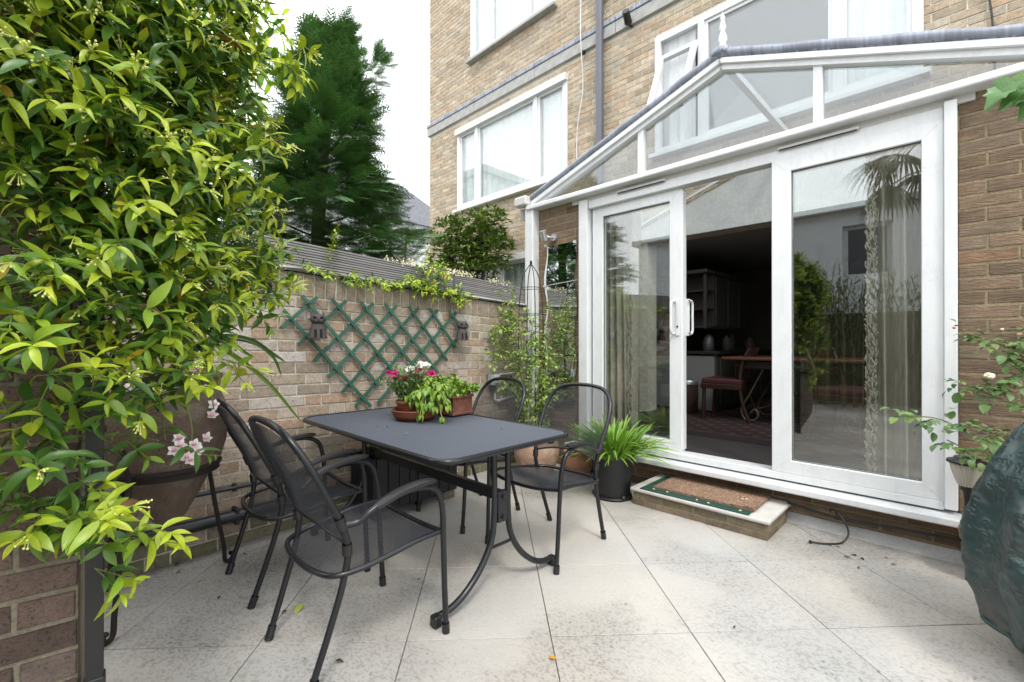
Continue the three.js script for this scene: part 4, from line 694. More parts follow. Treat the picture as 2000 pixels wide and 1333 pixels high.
{ // solar lamp
  const l = thing('solar_lamp', 'small solar garden lamp with a ribbed clear shade in front of the brick wall', 'lamp', V(0.0, 0.355, 3.30));
  part('cap', lathe([[0, 0.275], [0.05, 0.275], [0.052, 0.265], [0.077, 0.258], [0.08, 0.245], [0.06, 0.24], [0, 0.24]], 28), M.blackPlastic, l);
  const n = 30, pts = []; const sh = lathe([[0.066, 0.24], [0.058, 0.2], [0.046, 0.16], [0.034, 0.13], [0.028, 0.125]], 60), sp = sh.attributes.position;
  for (let i = 0; i < sp.count; i++) { const a = Math.atan2(sp.getZ(i), sp.getX(i)), k = 1 + 0.035 * Math.cos(a * n); sp.setX(i, sp.getX(i) * k); sp.setZ(i, sp.getZ(i) * k); } sh.computeVertexNormals();
  part('shade', sh, phys([0.62, 0.58, 0.48], 0.25, { transmission: 0.35, thickness: 0 }), l);
  for (let i = 0; i < 22; i++) { const a = i / 22 * Math.PI * 2; pts.push(bar([Math.cos(a) * 0.0665, 0.238, Math.sin(a) * 0.0665], [Math.cos(a) * 0.0345, 0.13, Math.sin(a) * 0.0345], 0.0022, 5)); }
  part('ribs', pts, std([0.5, 0.46, 0.36], 0.4), l);
  part('collar', lathe([[0.03, 0.13], [0.03, 0.11], [0.018, 0.1], [0.012, 0.05], [0.0, 0.05]], 16), M.blackPlastic, l);
  part('spike', new THREE.CylinderGeometry(0.012, 0.01, 0.41, 10).translate(0, -0.15, 0), M.blackPlastic, l);
  const p = thing('terracotta_pot', 'plain terracotta pot half hidden by the green barbecue cover', 'pot', V(0.11, 0, 3.36));
  part('pot', lathe([[0, 0], [0.09, 0], [0.125, 0.2], [0.14, 0.2], [0.145, 0.25], [0.13, 0.25], [0.12, 0.2], [0, 0.19]], 28), std([0.50, 0.24, 0.15], 0.85, { map: rep(T.clay, 0.3) }), p);
  const w = thing('wooden_bracket', 'weathered grey wooden bracket on the brown brick wall by the rose', 'bracket', V(0.335, 0, FRONT));
  const ww = std([0.20, 0.175, 0.165], 0.9, { map: rep(T.wood, 0.4, 0.1), bumpMap: rep(T.wood, 0.4, 0.1), bumpScale: 0.002 });
  part('upright', rbox(0.07, 0.75, 0.03, 0.06, 1.12, 0.022, 0.003), ww, w);
  for (const [y, x] of [[1.455, 0.04], [1.335, 0.035], [1.0, 0.05]]) part('crossbar', rbox(0.16, 0.03, 0.035, x + 0.03, y, 0.055, 0.003), ww, w);
  for (const y of [1.4, 1.335]) part('screw', new THREE.CylinderGeometry(0.007, 0.007, 0.006, 8).rotateX(Math.PI / 2).translate(0.045, y, y > 1.35 ? 0.04 : 0.075), M.iron, w);
}
{ // urn in an iron stand
  const u = thing('clay_urn', 'big weathered clay urn with a pointed base held in an iron stand', 'urn', V(-2.70, 0, 0.375));
  const cm = std([0.19, 0.135, 0.098], 0.95, { map: rep(T.clay, 0.3), bumpMap: rep(T.brickBump, 0.3), bumpScale: 0.006 });
  part('body', lathe([[0, 0.335], [0.03, 0.34], [0.075, 0.4], [0.13, 0.5], [0.165, 0.575], [0.185, 0.6], [0.215, 0.66], [0.238, 0.74], [0.245, 0.83], [0.235, 0.92], [0.21, 0.99], [0.2, 1.02], [0.22, 1.045], [0.225, 1.065], [0.2, 1.065], [0.18, 1.02], [0, 1.0]], 44), cm, u);
  part('soil', new THREE.CircleGeometry(0.19, 24).rotateX(-Math.PI / 2).translate(0, 1.015, 0), M.soil, u);
  const st = thing('urn_stand', 'rusty iron tripod stand carrying the clay urn', 'stand', V(-2.70, 0, 0.375));
  part('ring', new THREE.TorusGeometry(0.205, 0.014, 8, 40).rotateX(Math.PI / 2).translate(0, 0.635, 0), M.iron, st);
  part('band', lathe([[0.2, 0.60], [0.208, 0.60], [0.208, 0.66], [0.2, 0.66], [0.2, 0.60]], 40), M.iron, st);
  for (const [fx, fz] of [[0.23, 0.215], [-0.19, -0.285], [-0.26, 0.2]]) { const n = Math.hypot(fx, fz), ux = fx / n, uz = fz / n; part('leg', tube([[ux * 0.262, 0.76, uz * 0.262], [ux * 0.255, 0.70, uz * 0.255], [ux * 0.23, 0.62, uz * 0.23], [ux * 0.262, 0.4, uz * 0.262], [fx * 0.96, 0.1, fz * 0.96], [fx, 0.012, fz], [fx * 1.12, 0.012, fz * 1.12], [fx * 1.14, 0.04, fz * 1.14], [fx * 1.08, 0.045, fz * 1.08]], 0.011, 50, 7), M.iron, st); }
}

// ---------------------------------------------------------------- leaves
// a blade lies along +z from its stalk, upper side +y
function blade(len, wid, o = {}) {
  const n = o.n || 5, fold = o.fold ?? 0.25, droop = o.droop ?? 0.2, twist = o.twist || 0, peak = o.peak ?? 0.42, pos = [], uv = [], idx = [];
  for (let i = 0; i <= n; i++) {
    const t = i / n, w = wid / 2 * (i === n ? 0.02 : Math.pow(Math.sin(Math.PI * Math.min(0.999, Math.pow(t * 0.97 + 0.03, Math.log(0.5) / Math.log(peak)))), o.pow ?? 0.85)), a = droop * t * t, z = len * (t - 0.25 * a * t), y = -len * a * 0.9 + (o.wave || 0) * Math.sin(t * 7), tw = twist * t;
    for (const s of [-1, 0, 1]) { const x = s * w, yy = Math.abs(s) * w * fold * 1.2; pos.push(x * Math.cos(tw) - yy * Math.sin(tw), y + x * Math.sin(tw) + yy * Math.cos(tw), z); uv.push(0.5 + s * 0.5 * (w / (wid / 2)), t); }
    if (i) { const b = (i - 1) * 3; for (const c of [0, 1]) idx.push(b + c, b + 3 + c, b + 1 + c, b + 1 + c, b + 3 + c, b + 4 + c); }
  }
  const g = new THREE.BufferGeometry(); g.setAttribute('position', new THREE.BufferAttribute(new Float32Array(pos), 3)); g.setAttribute('uv', new THREE.BufferAttribute(new Float32Array(uv), 2)); g.setIndex(idx); g.computeVertexNormals();
  return g;
}
const leafMat = (c, rough = 0.42, tr = 0.28) => phys(c, rough, { transmission: tr, thickness: 0, map: T.leaf, specularIntensity: 0.7, side: THREE.DoubleSide });
const UP = new THREE.Vector3(0, 1, 0);
function pose(p, dir, up, scale = 1) { const z = dir.clone().normalize(), x = up.clone().cross(z); if (x.lengthSq() < 1e-6) x.set(1, 0, 0); x.normalize(); const y = z.clone().cross(x); return new THREE.Matrix4().makeBasis(x, y, z).scale(new THREE.Vector3(scale, scale, scale)).setPosition(p); }
const rv = (k = 1) => new THREE.Vector3(rr(-k, k), rr(-k, k), rr(-k, k));
// leaves: [{m, g (shape index), c (linear colour), s (length in m)}]
function putLeaves(parent, leaves, geos, opt = {}) {
  const most = opt.most ?? 300, name = opt.name || 'leaf', rough = opt.rough ?? 0.42, tr = opt.tr ?? 0.28;
  parent.updateMatrixWorld(true);
  const p = new THREE.Vector3();
  for (const l of leaves) l.v = most ? sizeInView(p.setFromMatrixPosition(l.m).applyMatrix4(parent.matrixWorld).clone(), l.s) : 0;
  if (most) leaves.sort((a, b) => b.v - a.v);
  const mats = {}, rest = [];
  leaves.forEach((l, i) => {
    if (i < most && l.v > 0) {
      const key = l.c.map((x) => Math.round(Math.sqrt(x) * 9)).join(); mats[key] ||= leafMat(l.c, rough, tr);
      const o = part(name, geos[l.g], mats[key], parent); l.m.decompose(o.position, o.quaternion, o.scale);
    } else rest.push(l);
  });
  geos.forEach((g, k) => {
    const list = rest.filter((l) => l.g === k); if (!list.length) return;
    const im = shade(new THREE.InstancedMesh(g, leafMat([1, 1, 1], rough, tr), list.length)); im.name = opt.stuff || 'foliage'; im.userData.kind = 'stuff';
    list.forEach((l, i) => { im.setMatrixAt(i, l.m); im.setColorAt(i, lin(...l.c)); }); parent.add(im);
  });
}
const mixc = (a, b, t) => a.map((x, i) => x + (b[i] - x) * t);
const tint = (c, k = 0.12) => { const q = 1 + rr(-k, k), h = rr(-k, k) * 0.5; return [c[0] * q * (1 + h), c[1] * q, c[2] * q * (1 - h)]; };

// ---------------------------------------------------------------- jasmine over the brick corner
const JAS = { young: [0.56, 0.67, 0.05], mid: [0.31, 0.49, 0.042], old: [0.085, 0.20, 0.033], yellow: [0.5, 0.36, 0.03] };
function jasmineShoot(out, stems, buds, base, dir, len, size, o = {}) {
  const pairs = Math.max(2, Math.round(len / (size * 0.55))), d = dir.clone().normalize(), p = base.clone(), pts = [p.clone()]; let roll = rr(0, 6.28);
  for (let k = 0; k <= pairs; k++) {
    d.y -= (o.sag ?? 0.05); d.add(rv(0.12)).normalize(); p.addScaledVector(d, len / pairs); pts.push(p.clone());
    const t = k / pairs, end = k === pairs, x = UP.clone().cross(d).normalize(), y = d.clone().cross(x);
    roll += 1.4 + rr(-0.3, 0.3);
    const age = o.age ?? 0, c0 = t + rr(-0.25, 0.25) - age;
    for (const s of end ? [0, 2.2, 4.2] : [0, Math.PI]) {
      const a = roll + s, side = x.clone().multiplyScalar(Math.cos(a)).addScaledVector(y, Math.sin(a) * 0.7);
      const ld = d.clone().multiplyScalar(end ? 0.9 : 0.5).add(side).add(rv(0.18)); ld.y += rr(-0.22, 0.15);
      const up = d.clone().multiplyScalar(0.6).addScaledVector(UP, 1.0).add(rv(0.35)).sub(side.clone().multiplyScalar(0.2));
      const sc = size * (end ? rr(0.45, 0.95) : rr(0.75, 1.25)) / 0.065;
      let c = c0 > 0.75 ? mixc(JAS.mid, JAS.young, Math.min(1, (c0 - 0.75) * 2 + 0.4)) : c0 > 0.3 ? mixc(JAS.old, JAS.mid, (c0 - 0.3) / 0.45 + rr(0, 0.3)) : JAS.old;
      if (rnd() < 0.02) c = rnd() < 0.6 ? JAS.yellow : [0.22, 0.11, 0.04];
      out.push({ m: pose(p, ld, up, sc), g: Math.floor(rnd() * 4), c: tint(c), s: 0.065 * sc });
    }
    if (end && rnd() < 0.35) for (let q = 0; q < 6; q++) { const e = p.clone().addScaledVector(d, 0.02 + rr(0, 0.02)).add(rv(0.012)); buds.push([p.clone(), e]); }
  }
  stems.push(tube(pts, size * 0.022, Math.max(4, pairs * 2), 4));
}
const jasGeo = [[0.068, 0.023, 0.3, 0.25], [0.068, 0.020, 0.18, 0.45], [0.062, 0.026, 0.35, -0.15], [0.07, 0.019, 0.5, 0.7]].map(([l, w, f, d], i) => blade(l, w, { fold: f, droop: d, n: 6, twist: [0, 0.3, -0.2, 0.4][i], peak: 0.45, pow: 0.95 }));
{
  const j = thing('star_jasmine', 'large bright green jasmine climber smothering the near brick wall', 'climber', null);
  const leaves = [], stems = [], buds = [];
  // clumps: where they hang, how deep, how many shoots
  const clumps = [
    [20, 40, 0.98, 0.15, 22], [120, 50, 1.02, 0.15, 24], [220, 50, 1.10, 0.15, 24], [310, 40, 1.2, 0.15, 24], [400, 40, 1.36, 0.14, 22], [430, 100, 1.42, 0.09, 13], [455, 30, 1.42, 0.06, 5],
    [50, 170, 0.96, 0.13, 15], [160, 170, 1.04, 0.15, 22], [275, 165, 1.14, 0.15, 24], [370, 180, 1.3, 0.14, 22], [415, 220, 1.42, 0.08, 10],
    [30, 300, 0.94, 0.10, 8], [250, 300, 1.1, 0.13, 20], [350, 310, 1.28, 0.13, 22], [395, 350, 1.44, 0.10, 14], [140, 330, 1.03, 0.10, 8], [440, 290, 1.42, 0.05, 4],
    [40, 450, 0.92, 0.08, 6], [215, 410, 1.08, 0.11, 15], [310, 430, 1.2, 0.12, 18], [370, 440, 1.40, 0.11, 20], [450, 500, 1.62, 0.09, 14],
    [140, 520, 1.0, 0.07, 4], [265, 530, 1.16, 0.09, 10], [350, 550, 1.32, 0.10, 15], [405, 560, 1.56, 0.09, 13], [480, 570, 1.75, 0.05, 5], [25, 580, 0.9, 0.05, 3],
    [240, 640, 1.1, 0.05, 4], [290, 630, 1.2, 0.07, 7], [365, 630, 1.36, 0.06, 5], [70, 660, 0.92, 0.04, 2], [150, 770, 1.0, 0.04, 2], [270, 740, 1.18, 0.05, 4], [225, 770, 1.12, 0.04, 3], [345, 740, 1.3, 0.04, 3], [15, 740, 0.88, 0.05, 3], [385, 710, 1.42, 0.03, 1],
    [35, 900, 0.92, 0.05, 2], [110, 930, 1.0, 0.04, 2], [200, 840, 1.1, 0.03, 1], [110, 1000, 1.0, 0.04, 3], [170, 1030, 1.06, 0.03, 2], [15, 990, 0.9, 0.03, 1], [320, 870, 1.25, 0.02, 1],
  ];
  const hub = (px, py, d) => at(px, py, d);
  const away = V(0.6, 0.15, -0.35).normalize();   // out from the brickwork
  for (const [px, py, d, r, n] of clumps) {
    const c = hub(px, py, d + 0.06);
    for (let i = 0; i < n * 1.6; i++) {
      const o = rv(1); while (o.lengthSq() > 1) o.copy(rv(1)); o.multiplyScalar(r); o.y *= 0.9;
      const base = c.clone().add(o), dir = o.clone().normalize().multiplyScalar(0.8).addScaledVector(away, 0.7).add(rv(0.4)); dir.y += 0.1; if (px > 380) dir.add(V(0.5, 0, 0.5));
      jasmineShoot(leaves, stems, buds, base, dir, rr(0.06, 0.13), rr(0.048, 0.07), { sag: 0.03, age: rr(-0.5, 0.45) });
    }
    for (let i = 0; i < n * 0.9; i++) { // inner leaves: older, with shade inside the clump put into darker colour
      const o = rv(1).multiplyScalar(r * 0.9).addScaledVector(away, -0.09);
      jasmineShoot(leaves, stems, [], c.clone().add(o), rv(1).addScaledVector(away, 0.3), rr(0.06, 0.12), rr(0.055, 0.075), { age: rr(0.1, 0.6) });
    }
  }
  // sprays that reach out past the clumps
  for (const [px, py, d, dx, dy, L] of [[560, 30, 1.42, 0.4, -0.35, 0.14], [575, 75, 1.42, 0.5, -0.7, 0.12], [530, 90, 1.4, 0.7, -0.2, 0.14], [510, 235, 1.42, 0.6, -0.15, 0.13], [520, 330, 1.45, 0.6, -0.3, 0.1], [520, 420, 1.6, 0.5, 0.1, 0.1], [540, 540, 1.75, 0.5, 0.1, 0.14], [470, 690, 1.5, 0.5, -0.3, 0.1], [270, 1040, 1.14, 0.7, 0.05, 0.13], [230, 1100, 1.1, 0.3, -0.3, 0.06], [160, 1010, 1.0, 0.6, 0.3, 0.12]]) {
    for (let q = 0; q < 2; q++) jasmineShoot(leaves, stems, buds, hub(px - 45, py + 10, d), V(dx * 0.7, dy, dx * 0.7).add(rv(0.12)), L, 0.06, { sag: 0.06, age: -0.4 });
  }
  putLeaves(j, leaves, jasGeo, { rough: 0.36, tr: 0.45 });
  const woody = std([0.07, 0.05, 0.03], 0.9, { map: rep(T.grain, 0.05) }), green = std([0.12, 0.15, 0.03], 0.7);
  const st = part('stems', merge(stems), green, j); st.userData.kind = 'stuff';
  for (const pts of [[[70, 1010, 1.06], [90, 900, 1.08], [120, 560, 1.12], [150, 250, 1.12], [260, 90, 1.2]], [[185, 900, 1.22], [230, 640, 1.22], [290, 420, 1.22], [380, 250, 1.32], [470, 130, 1.45]], [[290, 560, 1.25], [380, 520, 1.4], [470, 500, 1.6], [530, 560, 1.8]], [[300, 420, 1.22], [390, 380, 1.36], [480, 350, 1.5]], [[215, 700, 1.2], [270, 740, 1.22], [360, 720, 1.34]]]) part('branch', tube(pts.map((p) => at(...p)), 0.0055, 40, 6), woody, j);
  const bg = []; for (const [a, b] of buds) { bg.push(bar(a, b, 0.0009, 4)); bg.push(new THREE.SphereGeometry(0.0026, 5, 4).scale(1, 1, 1).translate(b.x, b.y, b.z)); }
  const bm = part('flower_buds', merge(bg), std([0.52, 0.55, 0.17], 0.7), j); bm.userData.kind = 'stuff';
}
{ // jasmine trailing along the wall top
  const j = thing('trailing_jasmine', 'jasmine strand with yellow green leaves trailing along the fence foot', 'climber', null);
  const leaves = [], stems = [], buds = [];
  for (let i = 0; i < 95; i++) {
    const s = 0.85 + 1.75 * Math.pow(rnd(), 0.9), thick = s > 1.9 ? 1 : s > 1.4 ? 0.8 : 0.45; if (rnd() > thick) continue;
    const p = onWall(s, 1.70 * lean(s) + rr(-0.03, 0.035), rr(0.0, 0.05)), f = onWall(0, 0, 1).sub(onWall(0, 0, 0));
    jasmineShoot(leaves, stems, buds, p, f.multiplyScalar(0.6).add(V(0, rr(-0.4, 0.5), rr(-0.8, 0.8))), rr(0.05, 0.11), rr(0.04, 0.05), { sag: 0.12, age: rr(-0.3, 0.2) });
  }
  for (let i = 0; i < 42; i++) { const s = rr(1.9, 2.25), q = rnd(); jasmineShoot(leaves, stems, buds, onWall(s + q * 0.15, (1.70 + 0.24 * q) * lean(s), rr(0, 0.05)), V(0.5, rr(-0.2, 0.5), rr(-0.6, 0.6)), rr(0.05, 0.1), rr(0.038, 0.05), { sag: 0.1, age: rr(-0.4, 0.1) }); }
  for (let i = 0; i < 5; i++) jasmineShoot(leaves, stems, buds, onWall(1.32 + i * 0.012, (1.74 + i * 0.05) * lean(1.3), 0.02), V(0.2, 0.8, 0.1), 0.09, 0.036, { sag: 0.02, age: -0.5 });
  putLeaves(j, leaves, jasGeo, { rough: 0.4, tr: 0.35 });
  const st = part('stems', merge([...stems, tube(Array.from({ length: 16 }, (_, i) => { const s = 0.6 + i * 0.13; return onWall(s, (1.71 + rr(-0.015, 0.015)) * lean(s), 0.02); }), 0.004, 60, 5)]), std([0.10, 0.11, 0.03], 0.8), j); st.userData.kind = 'stuff';
  // creamy flower heads tipping over the fence
  const cream = std([0.80, 0.74, 0.50], 0.8); let n = 0;
  for (const [s, w] of [[1.92, 0.12], [2.12, 0.1], [2.42, 0.16], [2.62, 0.12], [3.0, 0.06], [3.15, 0.06]]) {
    const g = []; for (let i = 0; i < w * 900; i++) { const c = onWall(s + rr(-w, w), (1.895 + rr(-0.02, 0.035)) * lean(s), rr(-0.08, 0.03)); g.push(blade(0.018, 0.008, { n: 2 }).applyMatrix4(pose(c, rv(1).add(new THREE.Vector3(0, 0.5, 0)), rv(1)))); }
    const f = thing('cream_flower_head', 'tuft of creamy blossom tipping over the top edge of the slatted fence', 'flower', null, 0, 'cream blossom over the fence'); const m = part('petals', g, cream, f); m.userData.kind = 'stuff'; n++;
  }
}

// ---------------------------------------------------------------- conifer behind the fence
function sprayGeo(L, seedTurn) { // flat feathery spray of scale leaves
  const g = [], n = 9; const tri = (a, b, c) => g.push(...a, ...b, ...c);
  const add = (x0, z0, ang, len, w, y) => { const dx = Math.sin(ang), dz = Math.cos(ang), px = dz * w, pz = -dx * w; tri([x0 - px, y, z0 - pz], [x0 + px, y, z0 + pz], [x0 + dx * len, y - len * 0.12, z0 + dz * len]); };
  add(0, 0, 0, L, L * 0.02, 0);
  for (let i = 1; i < n; i++) { const z = L * i / n, bl = L * 0.46 * (1 - 0.62 * i / n); for (const s of [-1, 1]) { const a = s * 0.75 + rr(-0.1, 0.1); add(0, z, a, bl, L * 0.018, -L * 0.03 * i / n); for (let k = 1; k < 4; k++) { const f = k / 4; for (const q of [-1, 1]) add(Math.sin(a) * bl * f, z + Math.cos(a) * bl * f, a + q * 0.6, bl * 0.38 * (1 - f * 0.4), L * 0.013, -L * 0.03 * i / n - bl * f * 0.1); } } }
  const o = new THREE.BufferGeometry(); o.setAttribute('position', new THREE.BufferAttribute(new Float32Array(g), 3)); o.setAttribute('uv', new THREE.BufferAttribute(new Float32Array(g.length / 3 * 2).fill(0.3), 2)); o.computeVertexNormals(); return o;
}
{
  const foot = V(-4.27, 0, 1.72), t = thing('conifer', 'tall dark green cypress conifer rising behind the fence', 'tree', foot);
  const bark = std([0.09, 0.065, 0.05], 0.95, { map: rep(T.wood, 0.3, 0.3), bumpMap: rep(T.wood, 0.3, 0.3), bumpScale: 0.01 });
  part('trunk', tube([[0, 0, 0], [0.02, 1.2, 0.02], [0.0, 2.4, 0], [0.06, 3.3, -0.04], [0.1, 3.8, -0.08]], 0.06, 20, 9), bark, t);
  const geos = [sprayGeo(0.30), sprayGeo(0.25), sprayGeo(0.20)], leaves = [], rad = (y) => y < 2.3 ? 0.74 - 0.1 * sm(2.1, 1.2, y) : 0.74 * Math.pow(Math.max(0.004, (4.0 - y) / 1.7), 1.05);
  const branches = [];
  for (let i = 0; i < 7000; i++) {
    const y = 1.15 + 2.85 * Math.pow(rnd(), 1.15), a = rr(0, 6.283), tier = Math.sin(y * 11 + 2.2 * Math.sin(a * 2) + a), lump = 0.84 + 0.16 * Math.sin(a * 3 + y * 5) + 0.26 * tier, R = rad(y) * lump, q = Math.pow(rnd(), 0.42), r = R * (0.3 + 0.7 * q);
    const sx = 0.1 * sm(2.2, 3.9, y), p = new THREE.Vector3(Math.cos(a) * r + sx, y + 0.1 * r, Math.sin(a) * r - sx * 0.6);
    const d = new THREE.Vector3(Math.cos(a), y > 3.2 ? 0.6 : 0.3 - 0.4 * q, Math.sin(a)).add(rv(0.3)), c = mixc([0.075, 0.185, 0.05], [0.19, 0.36, 0.09], rnd() * rnd());
    leaves.push({ m: pose(p, d, new THREE.Vector3(0, 1, 0).add(rv(0.45)), rr(0.6, 1.1)), g: Math.floor(rnd() * 3), c: tint(c, 0.2), s: 0.2 });
    if (i % 60 === 0) branches.push(tube([[sx * 0.5, y - 0.12, 0], [Math.cos(a) * r * 0.5, y - 0.06, Math.sin(a) * r * 0.5], [p.x, p.y, p.z]], 0.009, 8, 5));
  }
  // the ragged leader and its side tuft
  for (const [x, y, z, n, sp] of [[0.16, 3.9, -0.14, 60, 0.09], [0.2, 4.1, -0.17, 30, 0.05], [0.33, 3.72, -0.3, 80, 0.12], [0.43, 3.8, -0.38, 40, 0.07], [0.27, 3.5, -0.25, 70, 0.14], [0.45, 1.9, -0.5, 90, 0.24], [0.4, 2.4, -0.4, 70, 0.2]]) for (let i = 0; i < n; i++) { const o = rv(sp); leaves.push({ m: pose(new THREE.Vector3(x, y, z).add(o), o.clone().add(new THREE.Vector3(0.04, 0.06, -0.04)), UP.clone().add(rv(0.5)), rr(0.35, 0.7)), g: Math.floor(rnd() * 3), c: tint(mixc([0.075, 0.185, 0.05], [0.19, 0.36, 0.09], rnd() * rnd()), 0.2), s: 0.2 }); }
  const cr = new THREE.Group(); cr.name = 'crown'; t.add(cr);
  putLeaves(cr, leaves, geos, { most: 0, stuff: 'needle_sprays', rough: 0.6, tr: 0.15 });
  const bm = part('branches', merge(branches), bark, t); bm.userData.kind = 'stuff';
}
// ---------------------------------------------------------------- shrubs by the house
function shrub(name, label, foot, lobes, leafG, colors, n, size, group) {
  const t = thing(name, label, 'shrub', foot, 0, group), bark = std([0.10, 0.075, 0.055], 0.95), leaves = [], br = [];
  for (const [x, y, z, r] of lobes) {
    br.push(tube([[0, 0, 0], [x * 0.4, y * 0.5, z * 0.4], [x, y, z]], 0.02, 10, 5));
    for (let i = 0; i < n * r * r; i++) {
      const o = rv(1).normalize().multiplyScalar(r * Math.pow(rnd(), 0.33)), p = new THREE.Vector3(x, y, z).add(o), d = o.clone().normalize().add(rv(0.5)); d.y += 0.5; const tipc = o.length() / r;
      if (i % 14 === 0) br.push(tube([[x, y, z], [(x * 0.4 + p.x * 0.6), (y * 0.4 + p.y * 0.6) - 0.03, (z * 0.4 + p.z * 0.6)], [p.x, p.y, p.z]], 0.005, 4, 4));
      for (let k = 0; k < 5; k++) { const a = k * 1.257 + rr(0, 0.6), x1 = new THREE.Vector3(Math.cos(a), 0, Math.sin(a)).addScaledVector(d, 0.7).add(rv(0.2)); leaves.push({ m: pose(p, x1, UP.clone().add(rv(0.3)), size * rr(0.7, 1.15)), g: Math.floor(rnd() * leafG.length), c: tint(mixc(colors[0], colors[1], rnd() < 0.45 ? rr(0.6, 1) : rr(0, 0.4)), 0.15), s: 0.1 * size }); }
    }
  }
  putLeaves(t, leaves, leafG, { most: 0, rough: 0.42, tr: 0.25 });
  const bm = part('branches', merge(br), bark, t); bm.userData.kind = 'stuff';
  part('trunk', tube([[0, 0, 0], [0.02, 0.8, 0.02], [0, lobes[0][1] * 0.8, 0]], 0.045, 8, 7), bark, t);
  return t;
}
const lanceGeo = [blade(0.10, 0.028, { n: 4, droop: 0.3 }), blade(0.10, 0.032, { n: 4, droop: 0.15, fold: 0.15 })];
shrub('laurel_shrub', 'dense leafy shrub with pale new tips against the brick house wall', V(-5.75, 0, 4.75), [[-0.1, 2.5, 0, 0.42], [0.3, 2.75, -0.1, 0.4], [-0.45, 2.7, 0.05, 0.42], [0.05, 2.95, 0, 0.4], [0.42, 3.05, -0.1, 0.3], [-0.5, 3.05, 0, 0.32], [0.6, 2.6, -0.1, 0.3], [-0.75, 2.35, 0.1, 0.38], [0.2, 2.3, 0, 0.36]], lanceGeo, [[0.05, 0.12, 0.028], [0.34, 0.48, 0.08]], 1100, 1.15);
shrub('thin_shrub', 'loose small leaved shrub between the conifer and the house corner', V(-6.6, 0, 3.9), [[0, 2.2, 0, 0.35], [0.1, 2.6, -0.1, 0.32], [-0.15, 2.9, 0, 0.26], [0.2, 3.05, -0.1, 0.2], [-0.3, 2.45, 0.1, 0.28]], [blade(0.06, 0.024, { n: 3 })], [[0.07, 0.13, 0.035], [0.22, 0.33, 0.07]], 420, 1.0);

